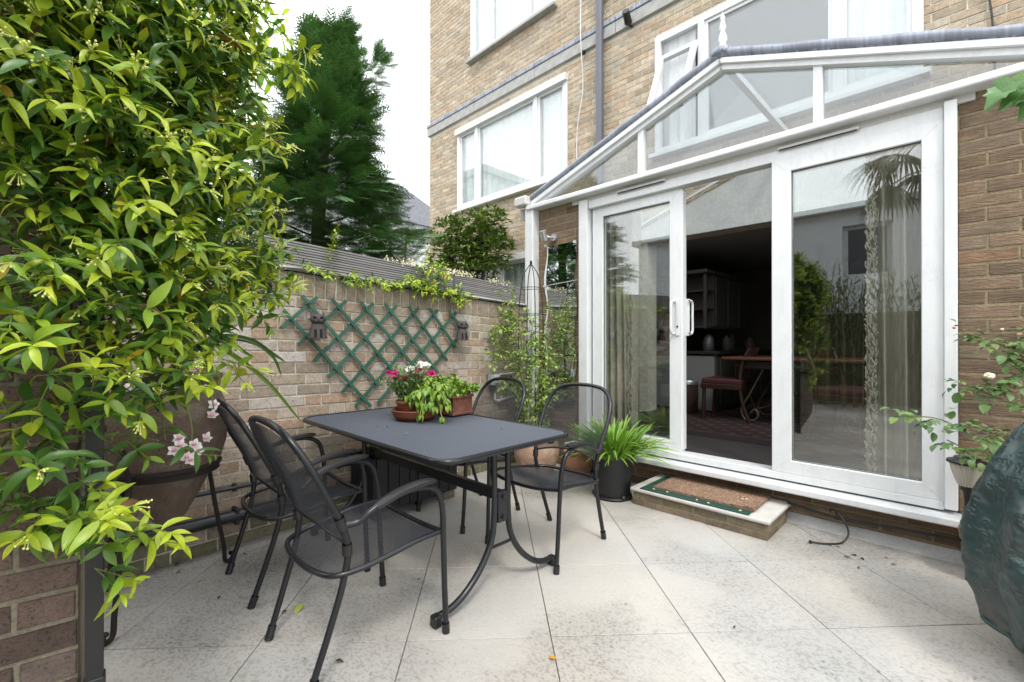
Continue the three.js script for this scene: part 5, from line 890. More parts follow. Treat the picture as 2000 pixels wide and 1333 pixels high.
// ---------------------------------------------------------------- pots on the table
const pom = (c, r, n, L, W) => { const g = []; for (let i = 0; i < n; i++) { const d = rv(1).normalize(); d.y = Math.abs(d.y) * 0.8 + 0.1 * rnd(); g.push(blade(L, W, { n: 2, fold: 0.5, droop: 0.6 }).applyMatrix4(pose(c.clone().addScaledVector(d, r * 0.3), d, rv(1)))); } return merge(g); };
{
  const plastic = std([0.25, 0.075, 0.035], 0.5, { map: rep(T.clay, 0.3) }), T0 = TABLE_Y + 0.0;
  const base = V(-2.465, T0, 1.60), s = thing('pot_saucer', 'wide brown plastic saucer under the dianthus pot on the table', 'saucer', base);
  part('dish', lathe([[0, 0.002], [0.118, 0.002], [0.124, 0.02], [0.135, 0.024], [0.146, 0.058], [0.149, 0.06], [0.149, 0.066], [0.141, 0.066], [0.13, 0.028], [0.118, 0.012], [0, 0.010]], 48), plastic, s);
  const p = thing('dianthus_pot', 'brown pot of pink and white dianthus on the table saucer', 'potted plant', V(-2.50, T0 + 0.0135, 1.585));
  part('pot', lathe([[0, 0], [0.068, 0], [0.083, 0.085], [0.089, 0.085], [0.09, 0.105], [0.083, 0.105], [0.08, 0.09], [0, 0.085]], 36), plastic, p);
  part('soil', new THREE.CircleGeometry(0.08, 20).rotateX(-Math.PI / 2).translate(0, 0.089, 0), M.soil, p);
  const thin = [blade(0.05, 0.013, { n: 3 }), blade(0.04, 0.018, { n: 3 })], lv = [], st = [];
  for (let i = 0; i < 140; i++) { const a = rr(0, 6.28), r = 0.06 * Math.sqrt(rnd()), h = rr(0.09, 0.24), lx = rr(-0.15, 0.09), q = [[Math.cos(a) * r, 0.085, Math.sin(a) * r], [Math.cos(a) * r * 1.6, 0.085 + h * 0.6, Math.sin(a) * r * 1.6], [Math.cos(a) * r * 1.8 + lx, 0.085 + h, Math.sin(a) * r * 1.8 + rr(-0.05, 0.05)]]; st.push(tube(q, 0.0013, 6, 4)); for (let k = 0; k < 9; k++) { const t = 0.3 + 0.7 * k / 8, c = new THREE.CatmullRomCurve3(q.map(vec)).getPoint(t); lv.push({ m: pose(c, rv(1).add(new THREE.Vector3(0, 0.25, 0)), UP.clone().add(rv(0.4)), rr(0.5, 0.95)), g: k % 2, c: tint(mixc([0.07, 0.14, 0.05], [0.20, 0.32, 0.08], rnd()), 0.15), s: 0.035 }); } }
  putLeaves(p, lv, thin, { most: 0, rough: 0.5 }); part('stems', st, std([0.12, 0.18, 0.06], 0.7), p).userData.kind = 'stuff';
  const pink = std([0.52, 0.015, 0.16], 0.7), rose = std([0.60, 0.02, 0.20], 0.7), white = std([0.82, 0.82, 0.80], 0.7);
  for (const [px, py, m, k] of [[758, 730, pink, 1.0], [771, 733, rose, 1.4], [797, 737, rose, 1.3], [817, 725, pink, 1.0], [811, 733, pink, 0.9], [841, 733, pink, 1.4], [802, 725, white, 1.4], [824, 716, white, 1.6], [832, 718, white, 1.4], [784, 742, pink, 0.9]]) {
    const w = at(px, py, 2.86), l = w.clone().sub(p.position); const f = part('flower', pom(l, 0.012 * k, 24, 0.024 * k, 0.018 * k), m, p); part('stalk', tube([[l.x * 0.3, 0.1, l.z * 0.3], [l.x * 0.8, l.y * 0.65, l.z * 0.8], [l.x, l.y, l.z]], 0.0015, 8, 4), std([0.13, 0.2, 0.07], 0.7), f);
  }
  // basil spilling out of the same saucer
  const b = thing('basil_plant', 'pale green basil plant drooping over the edge of the brown saucer', 'potted plant', V(-2.385, T0 + 0.0135, 1.625));
  part('pot', lathe([[0, 0], [0.038, 0], [0.048, 0.06], [0.05, 0.075], [0.044, 0.075], [0, 0.06]], 24), M.blackPlastic, b);
  const bl = [blade(0.066, 0.042, { n: 5, fold: 0.35, droop: 0.7, peak: 0.42, pow: 0.7 }), blade(0.05, 0.03, { n: 5, fold: 0.45, droop: 0.9, peak: 0.42, pow: 0.7 })], bv = [], bs = [];
  for (const [dx, dy, dz, arch] of [[0.13, 0.02, 0.03, 0.06], [0.17, -0.04, 0.0, 0.13], [0.09, -0.02, 0.1, 0.09], [0.02, 0.13, 0.02, 0.04], [0.06, 0.16, -0.02, 0.04], [-0.03, 0.15, 0.03, 0.04], [0.1, 0.09, 0.02, 0.06], [0.05, 0.06, 0.08, 0.06], [0.14, 0.06, -0.05, 0.06], [-0.01, 0.05, 0.09, 0.06], [0.12, 0.12, -0.04, 0.03], [0.0, 0.10, 0.05, 0.04], [0.03, 0.19, 0.0, 0.03], [-0.04, 0.12, 0.06, 0.04], [0.08, 0.13, 0.05, 0.04], [0.16, 0.1, 0.0, 0.05], [0.1, 0.04, 0.07, 0.07], [0.19, 0.03, -0.03, 0.08], [0.05, 0.11, 0.1, 0.03], [-0.05, 0.08, 0.09, 0.04], [0.13, 0.15, -0.06, 0.03]]) {
    const q = [[dx * 0.1, 0.06, dz * 0.1], [dx * 0.5, 0.08 + dy * 0.6 + arch, dz * 0.5], [dx, 0.06 + dy, dz]], cv = new THREE.CatmullRomCurve3(q.map(vec)); bs.push(tube(q, 0.0022, 14, 5));
    for (let k = 0; k < 4; k++) { const t = 0.45 + 0.55 * k / 3, c = cv.getPoint(t), d = cv.getTangent(t), n = k === 3 ? 5 : 2, r0 = rr(0, 6); for (let m = 0; m < n; m++) { const a = r0 + m * 6.28 / n, sd = new THREE.Vector3(Math.cos(a), -0.15, Math.sin(a)).addScaledVector(d, 0.5); bv.push({ m: pose(c, sd, UP.clone().add(rv(0.3)), rr(0.65, 1.05) * (k === 3 ? 0.9 : 1)), g: Math.floor(rnd() * 2), c: tint(mixc([0.16, 0.30, 0.04], [0.34, 0.47, 0.06], rnd())), s: 0.055 }); } }
  }
  putLeaves(b, bv, bl, { most: 120, rough: 0.38, tr: 0.35 }); part('stems', bs, std([0.25, 0.34, 0.1], 0.6), b).userData.kind = 'stuff';
  // parsley trough
  const t = thing('parsley_trough', 'rectangular red brown trough of curly parsley on the table', 'potted plant', V(-2.50, T0 + 0.001, 1.875), 0.12);
  const rb = std([0.20, 0.07, 0.045], 0.55, { map: rep(T.clay, 0.2) });
  part('trough', slab(rect(-0.145, 0.145, -0.085, 0.085), 0.11, [rect(-0.133, 0.133, -0.073, 0.073).reverse()], 0.004).rotateX(-Math.PI / 2).translate(0, 0.02, 0), rb, t);
  part('rim', slab(rect(-0.155, 0.155, -0.095, 0.095), 0.016, [rect(-0.138, 0.138, -0.078, 0.078).reverse()], 0.003).rotateX(-Math.PI / 2).translate(0, 0.118, 0), rb, t);
  part('base_tray', rbox(0.31, 0.02, 0.19, 0, 0.016, 0, 0.005), rb, t);
  part('soil', box(0.26, 0.02, 0.14, 0, 0.108, 0), M.soil, t);
  for (const [x, z] of [[-0.12, 0.07], [0.12, 0.07], [-0.12, -0.07], [0.12, -0.07]]) part('foot', rbox(0.03, 0.008, 0.02, x, 0.004, z, 0.002), rb, t);
  const pl = [blade(0.03, 0.026, { n: 3, fold: 0.6, droop: 0.8, pow: 0.6 }), blade(0.026, 0.03, { n: 3, fold: 0.8, droop: 0.4, pow: 0.6 })], pv = [], ps = [];
  for (let i = 0; i < 170; i++) { const x = rr(-0.125, 0.125), z = rr(-0.065, 0.065), ox = x * 0.45 + rr(-0.05, 0.05), oz = z * 0.9 + rr(-0.04, 0.05), h = rr(0.03, 0.13) * (1 - 0.3 * Math.abs(x) / 0.13), q = [[x, 0.11, z], [x + ox * 0.4, 0.11 + h * 0.8, z + oz * 0.4], [x + ox, 0.11 + h, z + oz]]; ps.push(tube(q, 0.0012, 5, 4)); for (let k = 0; k < 8; k++) pv.push({ m: pose(vec(q[2]).add(rv(0.018)), rv(1).add(new THREE.Vector3(ox * 4, 0.1, oz * 4)), UP.clone().add(rv(0.5)), rr(0.6, 1.1)), g: k % 2, c: tint(mixc([0.10, 0.24, 0.03], [0.33, 0.47, 0.06], rnd()), 0.15), s: 0.03 }); }
  putLeaves(t, pv, pl, { most: 0, rough: 0.45, tr: 0.3 }); part('stems', ps, std([0.2, 0.3, 0.08], 0.7), t).userData.kind = 'stuff';
  // scraps on the table
  [[688, 822, [0.25, 0.02, 0.04]], [700, 828, [0.3, 0.03, 0.05]], [712, 824, [0.2, 0.02, 0.03]], [735, 835, [0.3, 0.02, 0.05]], [685, 806, [0.12, 0.03, 0.03]], [981, 840, [0.03, 0.02, 0.02]], [755, 835, [0.02, 0.02, 0.02]], [790, 849, [0.5, 0.45, 0.12]]].forEach(([px, py, c], i) => { const d = (EYE - TABLE_Y) * 889 / (py - 668.5), m = part(i === 7 ? 'fallen_leaf' : 'fallen_petal', blade(i === 7 ? 0.035 : 0.016, 0.011, { n: 3, droop: 0.4 }).rotateY(i * 1.3).translate(...at(px, py, d).add(new THREE.Vector3(0, 0.006, 0)).toArray()), leafMat(c, 0.7, 0.1), scene); tag(m, i === 7 ? 'small pale yellow leaf lying on the mesh table top' : 'tiny dark fallen petal on the mesh table top', i === 7 ? 'leaf' : 'petal', i === 7 ? undefined : 'petals on the table'); });
}
// ---------------------------------------------------------------- pots on the ground
function strappy(parent, n, y0, len, spread, c0, c1, most) {
  const geos = [blade(0.5, 0.028, { n: 9, droop: 0.5, fold: 0.35, peak: 0.4, pow: 0.45 }), blade(0.5, 0.026, { n: 9, droop: 0.2, fold: 0.4, peak: 0.4, pow: 0.45 }), blade(0.5, 0.028, { n: 9, droop: 0.9, fold: 0.3, peak: 0.4, pow: 0.45, twist: 0.5 })], lv = [];
  for (let i = 0; i < n; i++) { const a = rr(0, 6.283), k = Math.sqrt(rnd()), p = new THREE.Vector3(Math.cos(a) * k * spread * 0.28, y0, Math.sin(a) * k * spread * 0.28), d = new THREE.Vector3(Math.cos(a) * k * 0.66, 1.3 - 0.4 * k, Math.sin(a) * k * 0.66).add(rv(0.15)); lv.push({ m: pose(p, d, new THREE.Vector3(-Math.cos(a), 1.2, -Math.sin(a)).add(rv(0.3)), len / 0.5 * rr(0.6, 1.1)), g: Math.floor(rnd() * 3), c: tint(mixc(c0, c1, rnd()), 0.12), s: len }); }
  putLeaves(parent, lv, geos, { most, rough: 0.4, tr: 0.35 });
}
{
  const p = thing('agapanthus_pot', 'black plastic pot of bright strap leaved plant by the sliding door', 'potted plant', V(-1.99, 0, 3.12));
  part('pot', lathe([[0, 0.01], [0.125, 0.01], [0.135, 0.025], [0.158, 0.30], [0.166, 0.305], [0.168, 0.335], [0.158, 0.338], [0.15, 0.30], [0, 0.29]], 44), std([0.012, 0.012, 0.013], 0.5, { map: rep(T.grain, 0.2) }), p);
  part('pot_foot', lathe([[0.12, 0.0], [0.15, 0.0], [0.15, 0.022], [0.12, 0.022]], 40), M.blackPlastic, p);
  for (const a of [0.4, 2.5, 4.6]) part('pot_lug', new THREE.SphereGeometry(0.022, 10, 8).translate(Math.cos(a) * 0.14, 0.025, Math.sin(a) * 0.14), M.blackPlastic, p);
  part('soil', new THREE.CircleGeometry(0.15, 24).rotateX(-Math.PI / 2).translate(0, 0.302, 0), M.soil, p);
  strappy(p, 430, 0.29, 0.36, 0.5, [0.14, 0.34, 0.035], [0.34, 0.53, 0.07], 290);
}
{
  const pots = [['round_clay_pot', 'large round buff clay pot in the corner behind the mesh chairs', -2.80, 3.12, 1.0], ['small_clay_pot', 'smaller clay pot against the brick pier behind the house side chair', -2.47, 3.30, 0.62]];
  pots.forEach(([name, label, a, b, k], i) => {
    const p = thing(name, label, 'pot', V(a, 0, b)); const cm = std(i ? [0.40, 0.19, 0.11] : [0.50, 0.32, 0.22], 0.8, { map: rep(T.clay, 0.3) });
    part('pot', lathe([[0, 0], [0.11, 0], [0.16, 0.06], [0.205, 0.16], [0.21, 0.25], [0.19, 0.33], [0.175, 0.36], [0.2, 0.375], [0.205, 0.40], [0.18, 0.40], [0.16, 0.36], [0, 0.34]].map(([x, y]) => [x * k, y * k]), 40), cm, p);
    part('soil', new THREE.CircleGeometry(0.165 * k, 24).rotateX(-Math.PI / 2).translate(0, 0.362 * k, 0), M.soil, p);
  });
  const b = thing('black_planter', 'black wooden planter box of scruffy plants against the garden wall under the table', 'planter', onWall(1.85, 0, 0.2), WALL_TURN);
  const bw = std([0.016, 0.017, 0.019], 0.6, { map: rep(T.wood, 0.5, 0.2), bumpMap: rep(T.wood, 0.5, 0.2), bumpScale: 0.002 });
  for (let i = 0; i < 8; i++) part('plank', rbox(0.082, 0.36, 0.02, -0.31 + i * 0.0885, 0.25, 0.15, 0.003), bw, b);
  for (const x of [-0.36, 0.36]) for (let i = 0; i < 3; i++) part('plank', rbox(0.02, 0.36, 0.094, x, 0.25, 0.095 - i * 0.1, 0.003), bw, b);
  part('back', box(0.7, 0.36, 0.02, 0, 0.25, -0.16), bw, b); part('soil', box(0.69, 0.02, 0.29, 0, 0.37, 0), M.soil, b);
  for (const x of [-0.28, 0.3]) part('brick_foot', rbox(0.11, 0.065, 0.22, x, 0.033, 0.02, 0.004), stockMat([0.3, 0.22, 0.15]), b);
  const lv = [], st = []; for (let i = 0; i < 46; i++) { const x = rr(-0.32, 0.32), h = rr(0.08, 0.24), q = [[x, 0.37, rr(-0.1, 0.1)], [x + rr(-0.05, 0.05), 0.37 + h * 0.6, rr(-0.1, 0.14)], [x + rr(-0.12, 0.12), 0.37 + h, rr(-0.1, 0.2)]]; st.push(tube(q, 0.002, 6, 4)); for (let k = 0; k < 7; k++) lv.push({ m: pose(new THREE.CatmullRomCurve3(q.map(vec)).getPoint(rr(0.3, 1)), rv(1), UP.clone().add(rv(0.4)), rr(0.6, 1)), g: 0, c: tint([0.13, 0.22, 0.05], 0.2), s: 0.05 }); }
  putLeaves(b, lv, [blade(0.05, 0.024, { n: 3 })], { most: 0 }); part('stems', st, std([0.16, 0.13, 0.07], 0.8), b).userData.kind = 'stuff';
}
// ---------------------------------------------------------------- climbing rose on its obelisk
const roseGeo = [blade(0.042, 0.027, { n: 4, fold: 0.3, droop: 0.3, pow: 0.75 }), blade(0.036, 0.022, { n: 4, fold: 0.2, droop: 0.5, pow: 0.75 })];
function roseSpray(lv, p, dir, k, c) { // five leaflets on a stalk
  const d = dir.clone().normalize(), x = UP.clone().cross(d).normalize();
  for (const [t, s] of [[0.3, -1], [0.3, 1], [0.65, -1], [0.65, 1], [1, 0]]) lv.push({ m: pose(p.clone().addScaledVector(d, t * 0.07 * k), d.clone().multiplyScalar(s ? 0.5 : 1).addScaledVector(x, s).add(rv(0.15)), UP.clone().add(rv(0.4)), k * rr(0.75, 1.1) * (s ? 0.9 : 1.1)), g: Math.floor(rnd() * 2), c: tint(c, 0.15), s: 0.04 * k });
}
{
  const o = thing('obelisk', 'black wire obelisk plant support in the corner before the white post', 'plant support', V(-2.915, 0.33, 3.17));
  const rods = []; for (let i = 0; i < 4; i++) { const a = i * 1.571 + 0.5, c = Math.cos(a), s = Math.sin(a); part('rod', tube([[c * 0.13, 0, s * 0.13], [c * 0.125, 0.7, s * 0.125], [c * 0.11, 1.3, s * 0.11], [c * 0.07, 1.53, s * 0.07], [c * 0.012, 1.62, s * 0.012]], 0.0045, 40, 6), M.blackPlastic, o); }
  for (const [y, r] of [[0.35, 0.128], [0.75, 0.125], [1.15, 0.118], [1.4, 0.098]]) part('ring', new THREE.TorusGeometry(r, 0.0035, 6, 32).rotateX(Math.PI / 2).translate(0, y, 0), M.blackPlastic, o);
  part('knob', lathe([[0, 0.05], [0.012, 0.04], [0.014, 0.02], [0.006, 0.0]], 10).translate(0, 1.615, 0), M.blackPlastic, o);
  const r = thing('corner_rose', 'light green climbing rose growing up the black wire obelisk', 'climber', V(-2.915, 0.33, 3.17)), lv = [], st = [];
  for (let i = 0; i < 34; i++) {
    const a0 = rr(0, 6.28), h = rr(0.4, 1.45), q = []; for (let k = 0; k <= 6; k++) { const t = k / 6, a = a0 + t * rr(0.6, 1.6), out = 0.1 + (rnd() < 0.4 ? 0.22 * t * t : 0.05 * t); q.push([Math.cos(a) * out, h * t, Math.sin(a) * out]); }
    st.push(tube(q, 0.003, 24, 4)); const cv = new THREE.CatmullRomCurve3(q.map(vec));
    for (let k = 0; k < 15 * h; k++) { const t = 0.12 + 0.88 * rnd(), p = cv.getPoint(t); roseSpray(lv, p, new THREE.Vector3(p.x, rr(-0.1, 0.12), p.z).normalize().add(rv(0.6)), 1.0, mixc([0.18, 0.32, 0.06], [0.44, 0.58, 0.14], rnd())); }
  }
  for (const [x, y, z] of [[-0.2, 1.12, 0.1], [-0.25, 0.95, 0.28], [-0.12, 1.05, 0.3], [-0.2, 0.75, 0.36], [0.2, 0.9, 0.1], [0.22, 0.6, 0.12], [0.26, 0.45, 0.05], [-0.1, 0.5, 0.3]]) { st.push(tube([[x * 0.3, y - 0.2, z * 0.3], [x * 0.7, y - 0.04, z * 0.7], [x, y, z]], 0.0022, 8, 4)); for (let k = 0; k < 14; k++) roseSpray(lv, new THREE.Vector3(x, y, z).multiplyScalar(rr(0.75, 1)).setY(y + rr(-0.08, 0.06)), rv(1), 1.15, [0.36, 0.50, 0.12]); }
  putLeaves(r, lv, roseGeo, { most: 0, rough: 0.5, tr: 0.35 }); part('stems', st, std([0.13, 0.14, 0.05], 0.8), r).userData.kind = 'stuff';
}
{ // rose by the right hand wall
  const r = thing('wall_rose', 'climbing rose with pale buds in front of the brown brick wall', 'climber', null), lv = [], st = [];
  const canes = [[[2060, 900, 2.2], [1985, 850, 2.15], [1900, 845, 2.1], [1830, 818, 2.05], [1760, 812, 2.0]], [[2060, 800, 2.2], [1985, 790, 2.2], [1930, 770, 2.2], [1875, 745, 2.2]], [[2060, 720, 2.25], [2000, 690, 2.25], [1945, 668, 2.25], [1890, 652, 2.25]], [[2050, 870, 2.2], [1960, 870, 2.15], [1900, 880, 2.1], [1850, 860, 2.05]], [[2050, 700, 2.25], [1990, 730, 2.2], [1950, 760, 2.2]], [[2050, 640, 2.25], [2000, 660, 2.25], [1970, 700, 2.25]]];
  canes.forEach((c, ci) => { const q = c.map((p) => at(...p)), cv = new THREE.CatmullRomCurve3(q); st.push(tube(q, 0.0028, 40, 5)); const n = [22, 15, 17, 14, 14, 12][ci]; for (let k = 0; k < n; k++) { const t = 0.08 + 0.92 * k / (n - 1), p = cv.getPoint(t); roseSpray(lv, p, rv(1).add(cv.getTangent(t).multiplyScalar(0.5)).add(V(0.2, -0.05, -0.5)), rr(0.95, 1.4), mixc([0.06, 0.15, 0.05], [0.19, 0.31, 0.09], rnd())); } });
  putLeaves(r, lv, roseGeo, { most: 300, rough: 0.5, tr: 0.3 }); part('canes', st, std([0.12, 0.13, 0.05], 0.8), r).userData.kind = 'stuff';
  for (const [px, py, d, k, c] of [[1933, 735, 2.2, 1, [0.72, 0.62, 0.48]], [1988, 750, 2.2, 0.85, [0.75, 0.68, 0.55]], [1865, 640, 2.25, 0.45, [0.6, 0.25, 0.2]], [1958, 644, 2.25, 0.4, [0.65, 0.45, 0.3]], [1992, 653, 2.25, 0.5, [0.7, 0.42, 0.32]]]) { const p = at(px, py, d), g = []; for (let i = 0; i < 12; i++) { const dd = rv(1).normalize(); g.push(new THREE.SphereGeometry(0.013 * k, 7, 5).scale(1, 0.7, 1).translate(p.x + dd.x * 0.009 * k, p.y + dd.y * 0.009 * k, p.z + dd.z * 0.009 * k)); } part('rose_bud', g, std(c, 0.8), r); }
  const v = thing('vine_leaf_spray', 'green lobed vine leaves hanging under the white eaves beam', 'climber', null);
  const vineGeo = (() => { const s = new THREE.Shape(); const P = [[0, 0], [0.045, -0.015], [0.06, 0.02], [0.042, 0.03], [0.05, 0.06], [0.03, 0.055], [0, 0.11], [-0.03, 0.055], [-0.05, 0.06], [-0.042, 0.03], [-0.06, 0.02], [-0.045, -0.015]]; s.moveTo(...P[0]); for (const p of P.slice(1)) s.lineTo(...p); const g = new THREE.ShapeGeometry(s), p = g.attributes.position; g.rotateX(Math.PI / 2); for (let i = 0; i < p.count; i++) p.setY(i, 0.4 * Math.abs(p.getX(i)) - 3 * p.getZ(i) * p.getZ(i)); g.computeVertexNormals(); const u = g.attributes.uv; for (let i = 0; i < u.count; i++) u.setXY(i, 0.5 + p.getX(i) * 6, p.getZ(i) * 9); return g; })();
  const vl = [[1985, 160, 2.05, 1.2, -0.5], [1960, 180, 2.05, 0.9, -0.2], [1995, 175, 2.05, 0.9, -1.0], [2020, 150, 2.05, 1.1, 0.2], [1990, 195, 2.1, 0.6, -0.6], [2030, 190, 2.05, 1.0, -0.3]].map(([px, py, d, k, t]) => ({ m: pose(at(px, py, d), V(-0.5 + t * 0.3, -0.6, -0.3).add(rv(0.2)), V(0.1, 0.7, -0.9).add(rv(0.2)), k), g: 0, c: tint([0.10, 0.24, 0.05], 0.2), s: 0.1 * k }));
  putLeaves(v, vl, [vineGeo], { most: 20, rough: 0.4, tr: 0.3 }); part('stem', tube([at(2060, 140, 2.08), at(2010, 160, 2.08), at(1985, 190, 2.1), at(1960, 185, 2.08)], 0.002, 12, 5), std([0.14, 0.1, 0.05], 0.8), v);
}
{ // orchid spray and strap leaves in the urn
  const u = thing('urn_orchid', 'orchid with pink and white flowers and long strap leaves in the clay urn', 'potted plant', V(-2.70, 1.01, 0.375)), lv = [], st = [];
  const petal = blade(0.026, 0.018, { n: 3, fold: 0.2, droop: 0.3, pow: 0.6 }), white = std([0.80, 0.76, 0.74], 0.7), pinkM = std([0.62, 0.24, 0.33], 0.7);
  const fl = [[385, 702, 1.95], [405, 722, 1.95], [398, 760, 1.95], [418, 790, 1.98], [415, 810, 1.98], [352, 870, 1.9], [380, 868, 1.9], [365, 892, 1.9], [372, 898, 1.9], [388, 880, 1.92], [340, 880, 1.9], [350, 855, 1.92], [265, 740, 1.9], [245, 760, 1.9], [405, 855, 1.92]];
  fl.forEach(([px, py, d], i) => { const p = at(px, py, d).sub(u.position), face = V(0.7, 0, -0.2).add(rv(0.3)).normalize(), x = UP.clone().cross(face).normalize(), y = face.clone().cross(x), g = []; for (let k = 0; k < 5; k++) { const a = k * 1.257 + rr(-0.1, 0.1); g.push(petal.clone().applyMatrix4(pose(p, x.clone().multiplyScalar(Math.cos(a)).addScaledVector(y, Math.sin(a)).addScaledVector(face, 0.15), face, rr(0.9, 1.15)))); } const f = part('flower', g, white, u); part('lip', new THREE.SphereGeometry(0.008, 8, 6).scale(1, 0.8, 1.2).translate(p.x + face.x * 0.008, p.y + face.y * 0.008, p.z + face.z * 0.008), pinkM, f); });
  for (const c of [[[300, 690], [360, 680], [400, 720], [418, 800]], [[300, 700], [350, 760], [375, 840], [365, 900]], [[300, 700], [270, 720], [245, 760]]]) st.push(tube(c.map(([px, py]) => at(px, py, 1.94).sub(u.position)), 0.003, 24, 5));
  part('flower_stems', st, std([0.16, 0.2, 0.06], 0.7), u);
  // long arching blades, one reaching towards the table
  const strap = (pts, w, c) => { const q = pts.map((p) => at(...p).sub(u.position)), cv = new THREE.CatmullRomCurve3(q), n = 28, pos = [], uv = [], idx = []; for (let i = 0; i <= n; i++) { const t = i / n, p = cv.getPoint(t), d = cv.getTangent(t), s = d.clone().cross(V(0.6, 0.3, -0.6)).normalize(), h = w / 2 * Math.min(1, Math.sqrt(t * 6 + 0.2)) * Math.sqrt(Math.max(0, 1 - t ** 3)), nn = s.clone().cross(d); for (const k of [-1, 0, 1]) { const v = p.clone().addScaledVector(s, k * h).addScaledVector(nn, Math.abs(k) * h * 0.5); pos.push(v.x, v.y, v.z); uv.push(0.5 + k / 2, t); } if (i) { const b = (i - 1) * 3; for (const k of [0, 1]) idx.push(b + k, b + k + 1, b + k + 3, b + k + 1, b + k + 4, b + k + 3); } } const g = new THREE.BufferGeometry(); g.setAttribute('position', new THREE.BufferAttribute(new Float32Array(pos), 3)); g.setAttribute('uv', new THREE.BufferAttribute(new Float32Array(uv), 2)); g.setIndex(idx); g.computeVertexNormals(); part('strap_leaf', g, leafMat(c, 0.4, 0.25), u); };
  strap([[330, 720, 2.0], [400, 670, 1.95], [445, 688, 1.95], [520, 745, 1.98], [593, 830, 2.05]], 0.022, [0.15, 0.24, 0.035]);
  strap([[330, 720, 2.0], [420, 660, 2.0], [490, 665, 2.0], [530, 690, 2.0], [558, 708, 2.02]], 0.02, [0.06, 0.13, 0.03]);
  strap([[330, 720, 2.0], [430, 665, 2.0], [500, 672, 2.0], [535, 700, 2.0], [550, 735, 2.02]], 0.018, [0.09, 0.17, 0.03]);
  strap([[330, 700, 2.0], [430, 660, 2.0], [480, 690, 2.0], [495, 698, 2.0]], 0.016, [0.1, 0.19, 0.03]);
  strap([[340, 720, 2.0], [440, 640, 2.1], [530, 590, 2.2], [590, 545, 2.3]], 0.02, [0.17, 0.27, 0.05]);
  strap([[280, 700, 2.0], [265, 790, 1.88], [262, 870, 1.86]], 0.035, [0.16, 0.24, 0.04]);
  strap([[290, 720, 2.0], [285, 840, 1.88], [283, 905, 1.87]], 0.045, [0.20, 0.16, 0.025]);
}
// ---------------------------------------------------------------- fallen leaves on the paving
{
  const kinds = [['yellow', [0.45, 0.27, 0.03], 'yellow'], ['brown', [0.07, 0.04, 0.025], 'brown'], ['green', [0.35, 0.40, 0.07], 'green']];
  const spots2 = [[220, 1165, 0, 0.05], [262, 1140, 0, 0.035], [393, 1137, 0, 0.02], [350, 1100, 0, 0.02], [342, 1107, 1, 0.03], [345, 1122, 1, 0.03], [425, 1172, 1, 0.025], [475, 1085, 1, 0.025], [592, 1184, 2, 0.07], [560, 1194, 1, 0.03], [655, 1294, 1, 0.035], [872, 1085, 2, 0.015], [1072, 1285, 0, 0.035], [1660, 1090, 1, 0.035], [1672, 1088, 1, 0.04], [1682, 1091, 1, 0.03], [1750, 1105, 1, 0.03], [1680, 1110, 1, 0.025], [1735, 1092, 1, 0.02], [1435, 1225, 1, 0.02], [1640, 1072, 1, 0.02], [815, 1135, 1, 0.015], [900, 1080, 1, 0.012], [290, 1085, 1, 0.04], [310, 1078, 1, 0.035], [600, 1232, 2, 0.018]];
  spots2.forEach(([px, py, k, L], i) => { const d = EYE * 889 / (py - 668.5), p = at(px, py, d); p.y = 0.006; const m = part('fallen_leaf', blade(L, L * 0.45, { n: 4, droop: rr(-0.3, 0.5), fold: rr(0.2, 0.8) }).rotateZ(rr(-0.3, 0.3)).rotateY(rr(0, 6)).translate(p.x, p.y, p.z), leafMat(tint(kinds[k][1], 0.2), 0.8, 0.1), scene); tag(m, ['small yellow leaf lying on the pale paving', 'small curled brown leaf lying on the pale paving', 'fresh green leaf lying on the pale paving'][k], 'leaf', 'fallen ' + kinds[k][2] + ' leaves on the paving'); });
}

